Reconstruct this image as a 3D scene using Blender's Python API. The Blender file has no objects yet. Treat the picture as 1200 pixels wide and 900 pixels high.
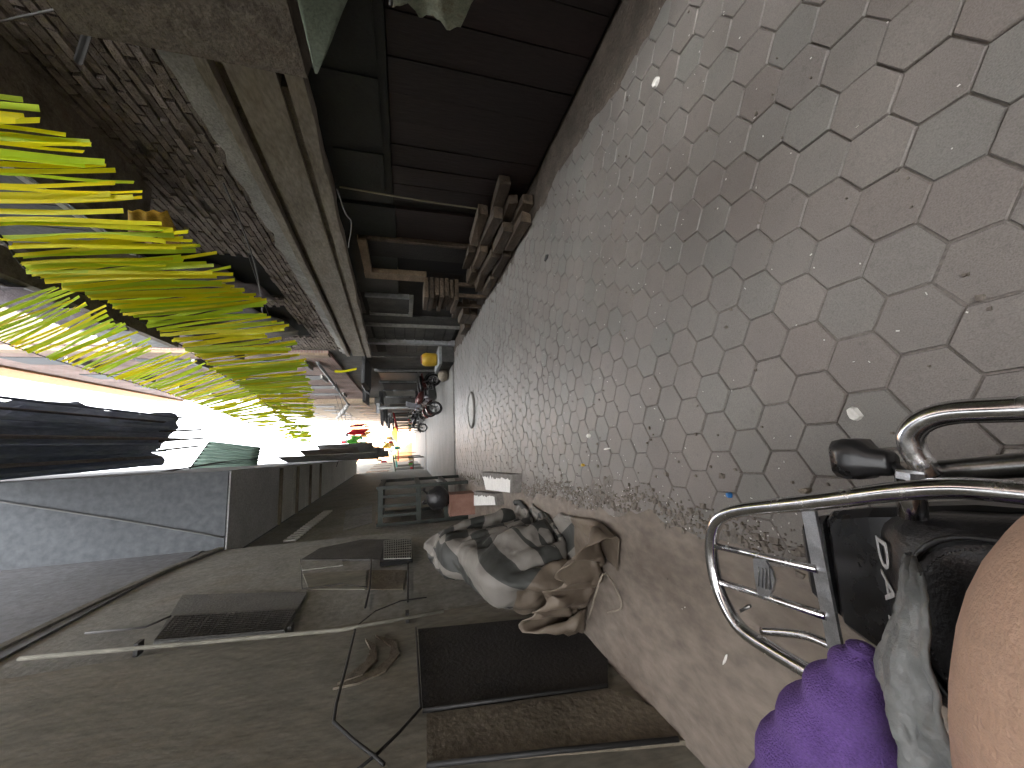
import bpy, math, random
import numpy as np
from mathutils import Vector, Matrix
from mathutils import noise as NZ
random.seed(7); RNG = np.random.default_rng(7)
sc = bpy.context.scene
COL = sc.collection
R = math.radians

# ------------------------------------------------------------------ camera
# the photograph is a portrait picture lying on its side: its left is up in the world
F_PX = 450.0; CAM_H = 1.40; YAW = 8.37; PITCH = 15.64
_a, _p = R(YAW), R(PITCH)
FW = Vector((math.sin(_a)*math.cos(_p), math.cos(_a)*math.cos(_p), -math.sin(_p)))
RT = Vector((math.cos(_a), -math.sin(_a), 0)); UPV = RT.cross(FW)
CAM = Vector((0, 0, CAM_H))
cd = bpy.data.cameras.new('camera'); cam = bpy.data.objects.new('camera', cd); COL.objects.link(cam)
cd.sensor_fit = 'HORIZONTAL'; cd.sensor_width = 36; cd.lens = 36*F_PX/1200
cd.clip_start = 0.02; cd.clip_end = 2000
Xc, Yc, Zc = -UPV, RT, -FW
cam.matrix_world = Matrix(((Xc.x, Yc.x, Zc.x, CAM.x), (Xc.y, Yc.y, Zc.y, CAM.y), (Xc.z, Yc.z, Zc.z, CAM.z), (0, 0, 0, 1)))
sc.camera = cam

# ------------------------------------------------------------------ sky, sun, exposure
SUN_AZ = Vector((-0.58, -0.81, 0)).normalized(); SUN_EL = 40.0
w = bpy.data.worlds.new('World'); sc.world = w; w.use_nodes = True
nt = w.node_tree; bg = nt.nodes['Background']
sky = nt.nodes.new('ShaderNodeTexSky'); sky.sky_type = 'NISHITA'; sky.sun_disc = False
sky.sun_elevation = R(SUN_EL); sky.sun_rotation = math.atan2(SUN_AZ.x, SUN_AZ.y)
sky.air_density = 1.4; sky.dust_density = 4.0; sky.ozone_density = 1.0
hs = nt.nodes.new('ShaderNodeHueSaturation'); hs.inputs['Saturation'].default_value = .12
nt.links.new(sky.outputs[0], hs.inputs['Color']); nt.links.new(hs.outputs[0], bg.inputs[0]); bg.inputs[1].default_value = 0.15
sd = bpy.data.lights.new('sun', 'SUN'); sd.energy = 2.0; sd.angle = R(0.6); sd.color = (1, 0.93, 0.82)
so = bpy.data.objects.new('sun', sd); COL.objects.link(so)
sdir = -(SUN_AZ*math.cos(R(SUN_EL)) + Vector((0, 0, math.sin(R(SUN_EL)))))
so.rotation_euler = sdir.to_track_quat('-Z', 'Y').to_euler(); so.location = (0, 0, 40)
sc.view_settings.view_transform = 'Standard'; sc.view_settings.look = 'None'
sc.view_settings.gamma = 1; sc.view_settings.use_curve_mapping = False
sc.view_settings.exposure = 4.48

# ------------------------------------------------------------------ pixel -> place
def ray(x, y): return FW + RT*((900-y-450)/F_PX) - UPV*((x-600)/F_PX)
def PX(x, y, X): d = ray(x, y); return CAM + d*(X/d.x)
def PY(x, y, Y): d = ray(x, y); return CAM + d*(Y/d.y)
def PG(x, y, z=0.0): d = ray(x, y); return CAM + d*((z-CAM_H)/d.z)

# ------------------------------------------------------------------ materials
M = {}
def mat(name, c1, c2=None, rough=0.8, metal=0.0, scale=6.0, bump=0.0, bscale=40.0, c3=None, fine=0.25, trans=0.0, coat=0.0, spec=None, detail=8.0, stretch=(1, 1, 1), rnd=0.0, rough2=None):
    m = bpy.data.materials.new(name); m.use_nodes = True; M[name] = m
    n = m.node_tree.nodes; l = m.node_tree.links; b = n['Principled BSDF']
    b.inputs['Roughness'].default_value = rough; b.inputs['Metallic'].default_value = metal
    if coat: b.inputs['Coat Weight'].default_value = coat; b.inputs['Coat Roughness'].default_value = 0.15
    if spec is not None: b.inputs['Specular IOR Level'].default_value = spec
    geo = n.new('ShaderNodeNewGeometry'); tc = n.new('ShaderNodeTexCoord')
    mp = n.new('ShaderNodeMapping'); mp.inputs['Scale'].default_value = stretch
    l.new(tc.outputs['Object'], mp.inputs['Vector'])
    if rnd:
        oi = n.new('ShaderNodeObjectInfo'); l.new(oi.outputs['Random'], mp.inputs['Location'])
    col = None
    if c2 is not None:
        tx = n.new('ShaderNodeTexNoise'); tx.inputs['Scale'].default_value = scale; tx.inputs['Detail'].default_value = detail; tx.inputs['Roughness'].default_value = 0.62
        l.new(mp.outputs[0], tx.inputs['Vector'])
        rp = n.new('ShaderNodeValToRGB'); e = rp.color_ramp.elements
        e[0].position = 0.36; e[0].color = (*c1, 1); e[1].position = 0.64; e[1].color = (*c2, 1)
        if c3 is not None:
            e[1].position = 0.52; q = e.new(0.68); q.color = (*c3, 1)
        l.new(tx.outputs[0], rp.inputs[0]); col = rp.outputs[0]
        if fine:
            t2 = n.new('ShaderNodeTexNoise'); t2.inputs['Scale'].default_value = scale*14; t2.inputs['Detail'].default_value = 4
            l.new(mp.outputs[0], t2.inputs['Vector'])
            mr = n.new('ShaderNodeMapRange'); mr.inputs[1].default_value = 0.3; mr.inputs[2].default_value = 0.7
            mr.inputs[3].default_value = 1-fine; mr.inputs[4].default_value = 1+fine*0.6
            l.new(t2.outputs[0], mr.inputs[0])
            mx = n.new('ShaderNodeMix'); mx.data_type = 'RGBA'; mx.blend_type = 'MULTIPLY'; mx.inputs[0].default_value = 1
            l.new(col, mx.inputs[6]); l.new(mr.outputs[0], mx.inputs[7]); col = mx.outputs[2]
        if rough2 is not None:
            mr3 = n.new('ShaderNodeMapRange'); mr3.inputs[1].default_value = .35; mr3.inputs[2].default_value = .65
            mr3.inputs[3].default_value = rough; mr3.inputs[4].default_value = rough2
            l.new(tx.outputs[0], mr3.inputs[0]); l.new(mr3.outputs[0], b.inputs['Roughness'])
    if rnd:
        mr2 = n.new('ShaderNodeMapRange'); mr2.inputs[3].default_value = 1-rnd; mr2.inputs[4].default_value = 1+rnd
        l.new(oi.outputs['Random'], mr2.inputs[0])
        mx2 = n.new('ShaderNodeMix'); mx2.data_type = 'RGBA'; mx2.blend_type = 'MULTIPLY'; mx2.inputs[0].default_value = 1
        if col is not None: l.new(col, mx2.inputs[6])
        else: mx2.inputs[6].default_value = (*c1, 1)
        l.new(mr2.outputs[0], mx2.inputs[7]); col = mx2.outputs[2]
    if col is not None: l.new(col, b.inputs['Base Color'])
    else: b.inputs['Base Color'].default_value = (*c1, 1)
    if bump:
        tb = n.new('ShaderNodeTexNoise'); tb.inputs['Scale'].default_value = bscale; tb.inputs['Detail'].default_value = 6
        l.new(mp.outputs[0], tb.inputs['Vector'])
        bp = n.new('ShaderNodeBump'); bp.inputs['Strength'].default_value = bump; bp.inputs['Distance'].default_value = 0.02
        l.new(tb.outputs[0], bp.inputs['Height']); l.new(bp.outputs[0], b.inputs['Normal'])
    if trans:
        tr = n.new('ShaderNodeBsdfTranslucent'); ms = n.new('ShaderNodeMixShader'); ms.inputs[0].default_value = trans
        if col is not None: l.new(col, tr.inputs[0])
        else: tr.inputs[0].default_value = (*c1, 1)
        l.new(b.outputs[0], ms.inputs[1]); l.new(tr.outputs[0], ms.inputs[2])
        l.new(ms.outputs[0], n['Material Output'].inputs[0])
    return m

mat('plaster_olive', (.15, .146, .12), (.22, .21, .172), c3=(.18, .158, .12), stretch=(1, 1, .4), scale=1.6, bump=.22, bscale=22, rough=.9)  # lightened to stand in for lens glare over the left wall
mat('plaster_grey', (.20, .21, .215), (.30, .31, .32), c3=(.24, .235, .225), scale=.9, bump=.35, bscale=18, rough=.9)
mat('plaster_tan', (.20, .202, .185), (.27, .27, .245), c3=(.225, .215, .185), scale=1.2, bump=.25, bscale=25, rough=.9)  # paler and greyer, with the lens haze on the left houses mixed in
mat('plaster_brown', (.10, .085, .062), (.18, .155, .115), scale=2.2, bump=.5, bscale=22, rough=.9)
mat('plaster_glare', (.15, .158, .17), (.20, .208, .22), scale=.8, bump=.15, bscale=18, rough=.9)  # blue-grey lens glare worked into the wall colour
mat('bay_plaster', (.078, .086, .096), (.098, .107, .118), scale=.7, bump=.12, bscale=15, rough=.9)  # bluish cast of lens glare put into the colour
mat('soffit', (.52, .52, .49), (.62, .62, .58), scale=2, bump=.3, rough=.9, rnd=.12)  # underside panels lightened to stand in for lens glare
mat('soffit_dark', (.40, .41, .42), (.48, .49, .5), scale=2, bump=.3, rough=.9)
mat('concrete_light', (.24, .235, .22), (.37, .36, .34), scale=3.0, bump=.6, bscale=28, rough=.92)
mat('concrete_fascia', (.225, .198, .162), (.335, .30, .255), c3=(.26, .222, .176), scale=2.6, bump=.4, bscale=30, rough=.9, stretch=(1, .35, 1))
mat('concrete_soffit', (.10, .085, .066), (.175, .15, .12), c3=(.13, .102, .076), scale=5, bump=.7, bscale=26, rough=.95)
mat('mortar', (.10, .09, .082), (.15, .135, .125), scale=9, bump=.8, bscale=50, rough=.95)
mat('brick', (.155, .128, .114), (.25, .212, .19), c3=(.19, .16, .144), scale=7, bump=.8, bscale=45, rough=.92, rnd=.28)
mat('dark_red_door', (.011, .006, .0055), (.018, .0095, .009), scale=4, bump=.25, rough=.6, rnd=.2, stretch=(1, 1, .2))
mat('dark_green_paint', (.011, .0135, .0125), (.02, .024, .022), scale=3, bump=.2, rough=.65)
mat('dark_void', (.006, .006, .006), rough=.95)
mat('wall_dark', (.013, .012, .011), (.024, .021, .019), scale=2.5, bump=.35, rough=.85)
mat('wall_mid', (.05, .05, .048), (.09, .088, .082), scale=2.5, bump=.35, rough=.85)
mat('wood_pale', (.16, .115, .07), (.27, .20, .13), scale=5, bump=.4, rough=.8, stretch=(1, .3, 1))
mat('wood_old', (.048, .034, .022), (.11, .078, .052), scale=6, bump=.7, bscale=30, rough=.9, rnd=.3, stretch=(1, .25, 1))
mat('wire_pale', (.24, .22, .15), rough=.6)
mat('cable_black', (.012, .012, .012), rough=.6)
mat('cable_grey', (.12, .12, .12), rough=.6)
mat('concrete_strip', (.112, .09, .072), (.178, .148, .121), c3=(.14, .113, .09), scale=1.4, bump=.35, bscale=30, rough=.8, stretch=(1, .5, 1), rough2=.55)
mat('concrete_far', (.145, .138, .126), (.19, .182, .166), scale=1.2, bump=.2, bscale=25, rough=.7)
mat('joint', (.13, .117, .104), (.17, .152, .136), scale=5, bump=.5, rough=.95)
mat('dirt', (.09, .07, .052), (.16, .125, .095), scale=5, bump=.8, bscale=35, rough=.95)
mat('rubble', (.10, .085, .07), (.2, .175, .15), scale=40, rough=.95, fine=0)
mat('paper', (.75, .74, .70), (.6, .58, .54), scale=20, rough=.7, fine=0)
mat('blue_plastic', (.02, .16, .45), rough=.3)
mat('yellow_plastic', (.55, .36, .03), (.45, .27, .02), scale=8, rough=.5, fine=.1)
mat('chrome', (.62, .62, .63), (.72, .72, .73), rough=.07, metal=1, scale=30, fine=.22, rough2=.3)
mat('chrome_dull', (.16, .16, .155), (.28, .28, .27), rough=.3, metal=1, scale=30, fine=.15)
mat('aluminium', (.42, .42, .43), (.55, .55, .56), rough=.32, metal=1, scale=60, bump=.1)
mat('vinyl_black', (.012, .012, .013), (.022, .022, .024), scale=10, rough=.36, bump=.15, bscale=220, fine=.1)
mat('plastic_black', (.012, .012, .013), (.02, .02, .021), scale=9, rough=.22, fine=.2, rough2=.42)
mat('rubber', (.02, .02, .02), (.032, .03, .028), scale=20, rough=.85, bump=.3)
mat('white_print', (.75, .75, .75), (.5, .5, .5), scale=60, rough=.5, fine=0)
mat('red_plastic', (.16, .02, .018), (.10, .015, .014), scale=8, rough=.35)
mat('maroon_paint', (.10, .025, .02), (.07, .02, .018), scale=6, rough=.35)
mat('lens_grey', (.2, .2, .22), rough=.15)
mat('skin', (.54, .34, .24), (.60, .40, .29), scale=5, rough=.5, bump=.22, bscale=320, fine=.10, c3=(.55, .34, .24))
mat('hair', (.012, .01, .009), rough=.6)
mat('purple_fleece', (.115, .06, .235), (.16, .088, .315), scale=22, rough=.95, bump=.5, bscale=420, fine=.2)
mat('grey_nylon', (.16, .17, .17), (.23, .24, .24), scale=8, rough=.42, bump=.25, bscale=50, fine=.1)
mat('grey_dark_cloth', (.06, .062, .07), (.085, .087, .095), scale=12, rough=.8, bump=.2, bscale=200)
mat('cloth_white', (.72, .70, .66), rough=.85, trans=.3)
mat('cloth_red', (.55, .02, .03), rough=.8, trans=.35)
mat('cloth_pink', (.6, .06, .16), rough=.8, trans=.35)
mat('cloth_yellow', (.75, .55, .22), rough=.8, trans=.35)
mat('cloth_green', (.12, .42, .06), rough=.8, trans=.35)
mat('cloth_teal', (.06, .38, .33), rough=.8, trans=.35)
mat('shade_grey', (.42, .42, .42), (.55, .55, .54), scale=5, rough=.9, trans=.3)
mat('shade_brown', (.36, .31, .27), (.45, .4, .35), scale=5, rough=.9, trans=.3)
mat('cloth_mauve', (.085, .072, .082), (.155, .13, .14), scale=6, rough=.9, bump=.4)
mat('cloth_grey', (.10, .095, .098), (.16, .15, .152), scale=7, rough=.9, bump=.4)
mat('awning_green', (.15, .19, .145), (.20, .24, .19), scale=4, rough=.8, bump=.2)
mat('awning_pale', (.17, .20, .14), (.24, .26, .19), c3=(.13, .10, .05), scale=8, rough=.85, bump=.4)
mat('awning_dark', (.045, .047, .05), (.085, .085, .088), scale=3, rough=.85, rnd=.4)
mat('canopy_blue', (.17, .21, .30), (.24, .285, .38), scale=2, rough=.85, stretch=(1, .15, 1))
mat('sheet_green', (.17, .26, .22), (.25, .34, .29), scale=4, rough=.6, trans=.35, stretch=(5, 5, .4))
mat('balcony_panel', (.16, .17, .19), (.22, .23, .25), scale=2, rough=.6, rnd=.15)
mat('paint_white', (.62, .62, .60), (.72, .72, .70), scale=6, rough=.6)
mat('block_concrete', (.12, .11, .10), (.19, .175, .16), scale=9, bump=.6, rough=.95)
mat('white_wash', (.80, .79, .76), (.70, .69, .66), scale=8, bump=.3, rough=.7)
mat('iron_dark', (.02, .02, .021), (.035, .034, .033), scale=10, rough=.6)
mat('iron_green', (.014, .02, .016), (.026, .033, .027), scale=7, rough=.55)
mat('manhole_metal', (.30, .29, .27), (.42, .41, .38), scale=14, bump=.6, rough=.55)
mat('box_brown', (.17, .085, .06), (.22, .12, .09), scale=6, rough=.85)
mat('bag_black', (.01, .01, .011), (.02, .02, .022), scale=8, rough=.4, bump=.4, bscale=20)
mat('sack', (.20, .17, .13), (.28, .24, .19), scale=9, rough=.95, bump=.5)
mat('banner_gold', (.55, .33, .03), (.66, .43, .06), scale=5, rough=.7, trans=.35)
mat('banner_ink', (.16, .08, .03), rough=.8)
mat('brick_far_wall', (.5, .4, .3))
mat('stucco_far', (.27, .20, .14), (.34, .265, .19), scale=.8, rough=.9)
mat('stucco_orange', (.50, .26, .11), (.58, .32, .15), scale=.8, rough=.9)
mat('glass_dark', (.02, .022, .025), (.04, .042, .045), scale=3, rough=.55, spec=.2)
mat('glass_pale', (.55, .58, .6), rough=.2)
mat('leaf_green', (.06, .12, .03), rough=.7, trans=.3)
for i, c in enumerate(((.90, .86, .02), (.66, .82, .04), (.94, .84, .02), (.54, .74, .04))):
    mat('streamer_%d' % i, c, rough=.45, trans=.5, rnd=.15)

def brick_nodes(name, c1, c2, cm, sx):
    m = M[name]; n = m.node_tree.nodes; l = m.node_tree.links; b = n['Principled BSDF']; b.inputs['Roughness'].default_value = .92
    tc = n.new('ShaderNodeTexCoord'); sp = n.new('ShaderNodeSeparateXYZ'); cb = n.new('ShaderNodeCombineXYZ'); ad = n.new('ShaderNodeMath'); ad.operation = 'ADD'
    l.new(tc.outputs['Object'], sp.inputs[0]); l.new(sp.outputs[0], ad.inputs[0]); l.new(sp.outputs[1], ad.inputs[1])
    l.new(ad.outputs[0], cb.inputs[0]); l.new(sp.outputs[2], cb.inputs[1])
    bt = n.new('ShaderNodeTexBrick'); bt.inputs['Scale'].default_value = 1; bt.inputs['Brick Width'].default_value = sx; bt.inputs['Row Height'].default_value = .078
    bt.inputs['Mortar Size'].default_value = .009; bt.inputs['Color1'].default_value = (*c1, 1); bt.inputs['Color2'].default_value = (*c2, 1); bt.inputs['Mortar'].default_value = (*cm, 1)
    l.new(cb.outputs[0], bt.inputs['Vector'])
    ns = n.new('ShaderNodeTexNoise'); ns.inputs['Scale'].default_value = 1.3; l.new(tc.outputs['Object'], ns.inputs['Vector'])
    mr = n.new('ShaderNodeMapRange'); mr.inputs[1].default_value = .3; mr.inputs[2].default_value = .7; mr.inputs[3].default_value = .7; mr.inputs[4].default_value = 1.2; l.new(ns.outputs[0], mr.inputs[0])
    mx = n.new('ShaderNodeMix'); mx.data_type = 'RGBA'; mx.blend_type = 'MULTIPLY'; mx.inputs[0].default_value = 1
    l.new(bt.outputs[0], mx.inputs[6]); l.new(mr.outputs[0], mx.inputs[7]); l.new(mx.outputs[2], b.inputs['Base Color'])
    bp = n.new('ShaderNodeBump'); bp.inputs['Strength'].default_value = .7; bp.inputs['Distance'].default_value = .02; bp.invert = True
    l.new(bt.outputs[1], bp.inputs['Height']); l.new(bp.outputs[0], b.inputs['Normal'])
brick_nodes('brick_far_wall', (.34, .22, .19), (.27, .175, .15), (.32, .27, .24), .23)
mat('brick_upper', (.2, .2, .2)); brick_nodes('brick_upper', (.21, .15, .135), (.15, .11, .10), (.12, .11, .10), .23)

def paver_mat(name, attr):
    m = mat(name, (.2, .2, .2)); n = m.node_tree.nodes; l = m.node_tree.links; b = n['Principled BSDF']; b.inputs['Roughness'].default_value = .5
    tc = n.new('ShaderNodeTexCoord'); geo = n.new('ShaderNodeNewGeometry')
    if attr: src = n.new('ShaderNodeAttribute'); src.attribute_name = 'tint'; s = src.outputs['Fac']
    else: src = n.new('ShaderNodeObjectInfo'); s = src.outputs['Random']
    rp = n.new('ShaderNodeValToRGB'); rp.color_ramp.interpolation = 'LINEAR'; e = rp.color_ramp.elements
    cols = [(.165, .145, .131), (.170, .153, .138), (.168, .155, .141), (.160, .154, .140), (.174, .158, .143), (.167, .149, .135), (.169, .156, .143)]
    e[0].position = 0; e[0].color = (*cols[0], 1); e[1].position = 1; e[1].color = (*cols[-1], 1)
    for i in range(1, 6):
        q = e.new(i/6); q.color = (*cols[i], 1)
    l.new(s, rp.inputs[0])
    n1 = n.new('ShaderNodeTexNoise'); n1.inputs['Scale'].default_value = 1.1; n1.inputs['Detail'].default_value = 7; l.new(geo.outputs['Position'], n1.inputs['Vector'])
    m1 = n.new('ShaderNodeMapRange'); m1.inputs[1].default_value = .3; m1.inputs[2].default_value = .7; m1.inputs[3].default_value = .8; m1.inputs[4].default_value = 1.18; l.new(n1.outputs[0], m1.inputs[0])
    n2 = n.new('ShaderNodeTexNoise'); n2.inputs['Scale'].default_value = 260; n2.inputs['Detail'].default_value = 3; l.new(geo.outputs['Position'], n2.inputs['Vector'])
    m2 = n.new('ShaderNodeMapRange'); m2.inputs[1].default_value = .3; m2.inputs[2].default_value = .7; m2.inputs[3].default_value = .8; m2.inputs[4].default_value = 1.2; l.new(n2.outputs[0], m2.inputs[0])
    n3 = n.new('ShaderNodeTexNoise'); n3.inputs['Scale'].default_value = 22; n3.inputs['Detail'].default_value = 9; n3.inputs['Roughness'].default_value = .7; l.new(geo.outputs['Position'], n3.inputs['Vector'])
    m3 = n.new('ShaderNodeMapRange'); m3.inputs[1].default_value = .56; m3.inputs[2].default_value = .75; m3.inputs[3].default_value = 1; m3.inputs[4].default_value = .72; l.new(n3.outputs[0], m3.inputs[0])
    c = rp.outputs[0]
    for mm in (m1, m2, m3):
        mx = n.new('ShaderNodeMix'); mx.data_type = 'RGBA'; mx.blend_type = 'MULTIPLY'; mx.inputs[0].default_value = 1
        l.new(c, mx.inputs[6]); l.new(mm.outputs[0], mx.inputs[7]); c = mx.outputs[2]
    l.new(c, b.inputs['Base Color'])
    bp = n.new('ShaderNodeBump'); bp.inputs['Strength'].default_value = .35; bp.inputs['Distance'].default_value = .004
    l.new(n2.outputs[0], bp.inputs['Height']); l.new(bp.outputs[0], b.inputs['Normal'])
paver_mat('paver', False); paver_mat('paver_mass', True)

# ------------------------------------------------------------------ mesh helpers
class MB:
    def __init__(s): s.v = []; s.f = []; s.sm = []
    def add(s, vs, fs, smooth=False):
        o = len(s.v); s.v += [Vector(v) for v in vs]; s.f += [tuple(i+o for i in f) for f in fs]; s.sm += [smooth]*len(fs); return s
    def box(s, a, b, jit=0.0):
        x0, y0, z0 = a; x1, y1, z1 = b
        vs = [(x0, y0, z0), (x1, y0, z0), (x1, y1, z0), (x0, y1, z0), (x0, y0, z1), (x1, y0, z1), (x1, y1, z1), (x0, y1, z1)]
        if jit: vs = [tuple(c+random.uniform(-jit, jit) for c in v) for v in vs]
        return s.add(vs, [(0, 3, 2, 1), (4, 5, 6, 7), (0, 1, 5, 4), (1, 2, 6, 5), (2, 3, 7, 6), (3, 0, 4, 7)])
    def bar(s, p, q, wd, th, up=Vector((0, 0, 1))):
        p, q = Vector(p), Vector(q); d = (q-p).normalized(); sd_ = d.cross(up)
        if sd_.length < 1e-4: sd_ = d.cross(Vector((1, 0, 0)))
        sd_.normalize(); u = sd_.cross(d)
        vs = []
        for c in (p, q):
            for a, b in ((-1, -1), (1, -1), (1, 1), (-1, 1)): vs.append(c+sd_*a*wd/2+u*b*th/2)
        return s.add(vs, [(0, 1, 2, 3), (7, 6, 5, 4), (0, 4, 5, 1), (1, 5, 6, 2), (2, 6, 7, 3), (3, 7, 4, 0)])
    def bevel_box(s, a, b, r):
        x0, y0, z0 = a; x1, y1, z1 = b
        rings = []
        for z, i in ((z0, r), (z0+r, 0), (z1-r, 0), (z1, r)):
            rings.append([(x0+i+r*.0, y0+i, z), (x1-i, y0+i, z), (x1-i, y1-i, z), (x0+i, y1-i, z)])
        return s.loft(rings, smooth=False)
    def loft(s, rings, smooth=True, caps=True, closed=True):
        n = len(rings[0]); vs = [v for r in rings for v in r]; fs = []
        for i in range(len(rings)-1):
            for j in range(n if closed else n-1):
                k = (j+1) % n; fs.append((i*n+j, i*n+k, (i+1)*n+k, (i+1)*n+j))
        if caps and closed: fs += [tuple(reversed(range(n))), tuple(range((len(rings)-1)*n, len(rings)*n))]
        return s.add(vs, fs, smooth)
    def tube(s, pts, r, n=10, smooth=True, sub=0):
        pts = [Vector(p) for p in pts]
        if sub: pts, r = catmull(pts, r, sub)
        if not hasattr(r, '__len__'): r = [r]*len(pts)
        rings = []; prev = None
        for i, p in enumerate(pts):
            t = (pts[min(i+1, len(pts)-1)]-pts[max(i-1, 0)]).normalized()
            if prev is None:
                a = t.cross(Vector((0, 0, 1)))
                if a.length < .1: a = t.cross(Vector((1, 0, 0)))
            else: a = prev-t*prev.dot(t)
            a.normalize(); prev = a; b = t.cross(a)
            rings.append([p+(a*math.cos(2*math.pi*k/n)+b*math.sin(2*math.pi*k/n))*r[i] for k in range(n)])
        return s.loft(rings, smooth)
    def disc(s, c, ax, r, th, n=24, r2=None):
        c = Vector(c); ax = Vector(ax).normalized()
        return s.tube([c-ax*th/2, c+ax*th/2], [r, r2 or r], n, smooth=False)
    def torus(s, c, ax, R_, r, n=28, m=8, sx=1.0):
        c = Vector(c); ax = Vector(ax).normalized(); a = ax.cross(Vector((0, 0, 1)))
        if a.length < .1: a = ax.cross(Vector((1, 0, 0)))
        a.normalize(); b = ax.cross(a); vs = []; fs = []
        for i in range(n):
            d = a*math.cos(2*math.pi*i/n)+b*math.sin(2*math.pi*i/n)
            for j in range(m):
                t = 2*math.pi*j/m; vs.append(c+d*(R_+r*math.cos(t))+ax*r*sx*math.sin(t))
        for i in range(n):
            for j in range(m):
                fs.append((i*m+j, ((i+1) % n)*m+j, ((i+1) % n)*m+(j+1) % m, i*m+(j+1) % m))
        return s.add(vs, fs, True)
    def ell(s, c, rad, n=14, m=10):
        c = Vector(c); vs = []; fs = []
        for i in range(m+1):
            t = math.pi*i/m
            for j in range(n):
                p = 2*math.pi*j/n; vs.append((c.x+rad[0]*math.sin(t)*math.cos(p), c.y+rad[1]*math.sin(t)*math.sin(p), c.z+rad[2]*math.cos(t)))
        for i in range(m):
            for j in range(n): fs.append((i*n+j, (i+1)*n+j, (i+1)*n+(j+1) % n, i*n+(j+1) % n))
        return s.add(vs, fs, True)
    def sheet(s, P, nu, nv, th=.006, smooth=True):
        """P(u,v)->Vector; a thin double-sided slab"""
        g = [[Vector(P(i/nu, j/nv)) for j in range(nv+1)] for i in range(nu+1)]
        top = []; bot = []
        for i in range(nu+1):
            for j in range(nv+1):
                du = g[min(i+1, nu)][j]-g[max(i-1, 0)][j]; dv = g[i][min(j+1, nv)]-g[i][max(j-1, 0)]
                nn = du.cross(dv); nn = nn.normalized() if nn.length > 1e-9 else Vector((0, 0, 1))
                top.append(g[i][j]+nn*th/2); bot.append(g[i][j]-nn*th/2)
        k = (nu+1)*(nv+1); ix = lambda i, j: i*(nv+1)+j; fs = []
        for i in range(nu):
            for j in range(nv):
                q = (ix(i, j), ix(i+1, j), ix(i+1, j+1), ix(i, j+1)); fs.append(q); fs.append(tuple(k+a for a in reversed(q)))
        edge = [ix(i, 0) for i in range(nu+1)]+[ix(nu, j) for j in range(1, nv+1)]+[ix(i, nv) for i in range(nu-1, -1, -1)]+[ix(0, j) for j in range(nv-1, 0, -1)]
        for a, b in zip(edge, edge[1:]+edge[:1]): fs.append((b, a, k+a, k+b))
        return s.add(top+bot, fs, smooth)
    def mesh(s, name, off=Vector((0, 0, 0))):
        me = bpy.data.meshes.new(name); me.from_pydata([v-off for v in s.v], [], s.f); me.polygons.foreach_set('use_smooth', s.sm); me.update(); return me
    def build(s, name, m, parent=None, local=False):
        off = Vector((0, 0, 0))
        if parent is not None and not local:
            o = parent
            while o is not None: off += o.location; o = o.parent
        ob = bpy.data.objects.new(name, s.mesh(name, off)); COL.objects.link(ob); ob.parent = parent
        if m: ob.data.materials.append(M[m] if isinstance(m, str) else m)
        return ob
def catmull(pts, r, sub):
    rr = list(r) if hasattr(r, '__len__') else [r]*len(pts); P = [pts[0]*2-pts[1]]+pts+[pts[-1]*2-pts[-2]]; RR = [rr[0]]+rr+[rr[-1]]
    o = []; q = []
    for i in range(1, len(P)-2):
        for k in range(sub):
            t = k/sub; a, b, c, d = P[i-1], P[i], P[i+1], P[i+2]
            o.append(.5*((2*b)+(c-a)*t+(2*a-5*b+4*c-d)*t*t+(3*b-a-3*c+d)*t**3)); q.append(RR[i]*(1-t)+RR[i+1]*t)
    o.append(pts[-1]); q.append(rr[-1]); return o, q
def tag(o, label, cat, group=None):
    o['label'] = label; o['category'] = cat
    if group: o['group'] = group
    return o
def thing(name, label, cat, loc=(0, 0, 0), rz=0, group=None):
    o = bpy.data.objects.new(name, None); COL.objects.link(o); o.location = loc; o.rotation_euler = (0, 0, rz); o.empty_display_size = .1
    return tag(o, label, cat, group)
def struct(o, label=None):
    o['kind'] = 'structure'
    if label: o['label'] = label
    return o
def copy_tree(o, parent=None):
    c = o.copy(); COL.objects.link(c); c.parent = parent
    for ch in list(o.children): copy_tree(ch, c)
    return c
def B(name, a, b, m, parent, jit=0): return MB().box(a, b, jit).build(name, m, parent)
def wave(y, k=1.0): return math.sin(y*1.7*k)*.5+math.sin(y*4.1*k+1)*.3+math.sin(y*9.3*k+2)*.2

# ================================================================== GROUND
g = MB().add([(-400, -400, -.06), (400, -400, -.06), (400, 800, -.06), (-400, 800, -.06)], [(0, 1, 2, 3)]).build('ground', 'dirt'); struct(g)
HEXR = .18; ORG = (.733, .881); ROT = .035
pav = thing('hexagon_pavement', 'grey hexagonal paving stones of the alley', 'pavement', (0, 0, 0)); del pav['category']; struct(pav)
mb = MB(); nx_, ny_ = 110, 520; vs = []
for i in range(ny_+1):
    yy = .2+11.0*(i/ny_)**1.4
    for j in range(nx_+1):
        xx = -1.1+3.75*j/nx_; ed = max(0, 1-abs(xx+.45+.07*max(0, yy-2.4))/.25)+.6*max(0, 1-abs(xx-2.38)/.25)
        q = NZ.noise(Vector((xx*1.3, yy*1.3, 4)))+.5*NZ.noise(Vector((xx*5, yy*5, 9)))+.25*NZ.noise(Vector((xx*19, yy*19, 2)))
        vs.append((xx, yy, -.0085+max(-.002, .0065*(q-.16))+.006*ed*(1+q)))
mb.add(vs, [(i*(nx_+1)+j, i*(nx_+1)+j+1, (i+1)*(nx_+1)+j+1, (i+1)*(nx_+1)+j) for i in range(ny_) for j in range(nx_)], True)
mb.add([(-.75, -6, -.014), (2.62, -6, -.014), (2.62, .21, -.014), (-.75, .21, -.014)], [(0, 1, 2, 3)]); mb.build('joint_bed', 'joint', pav)
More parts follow.
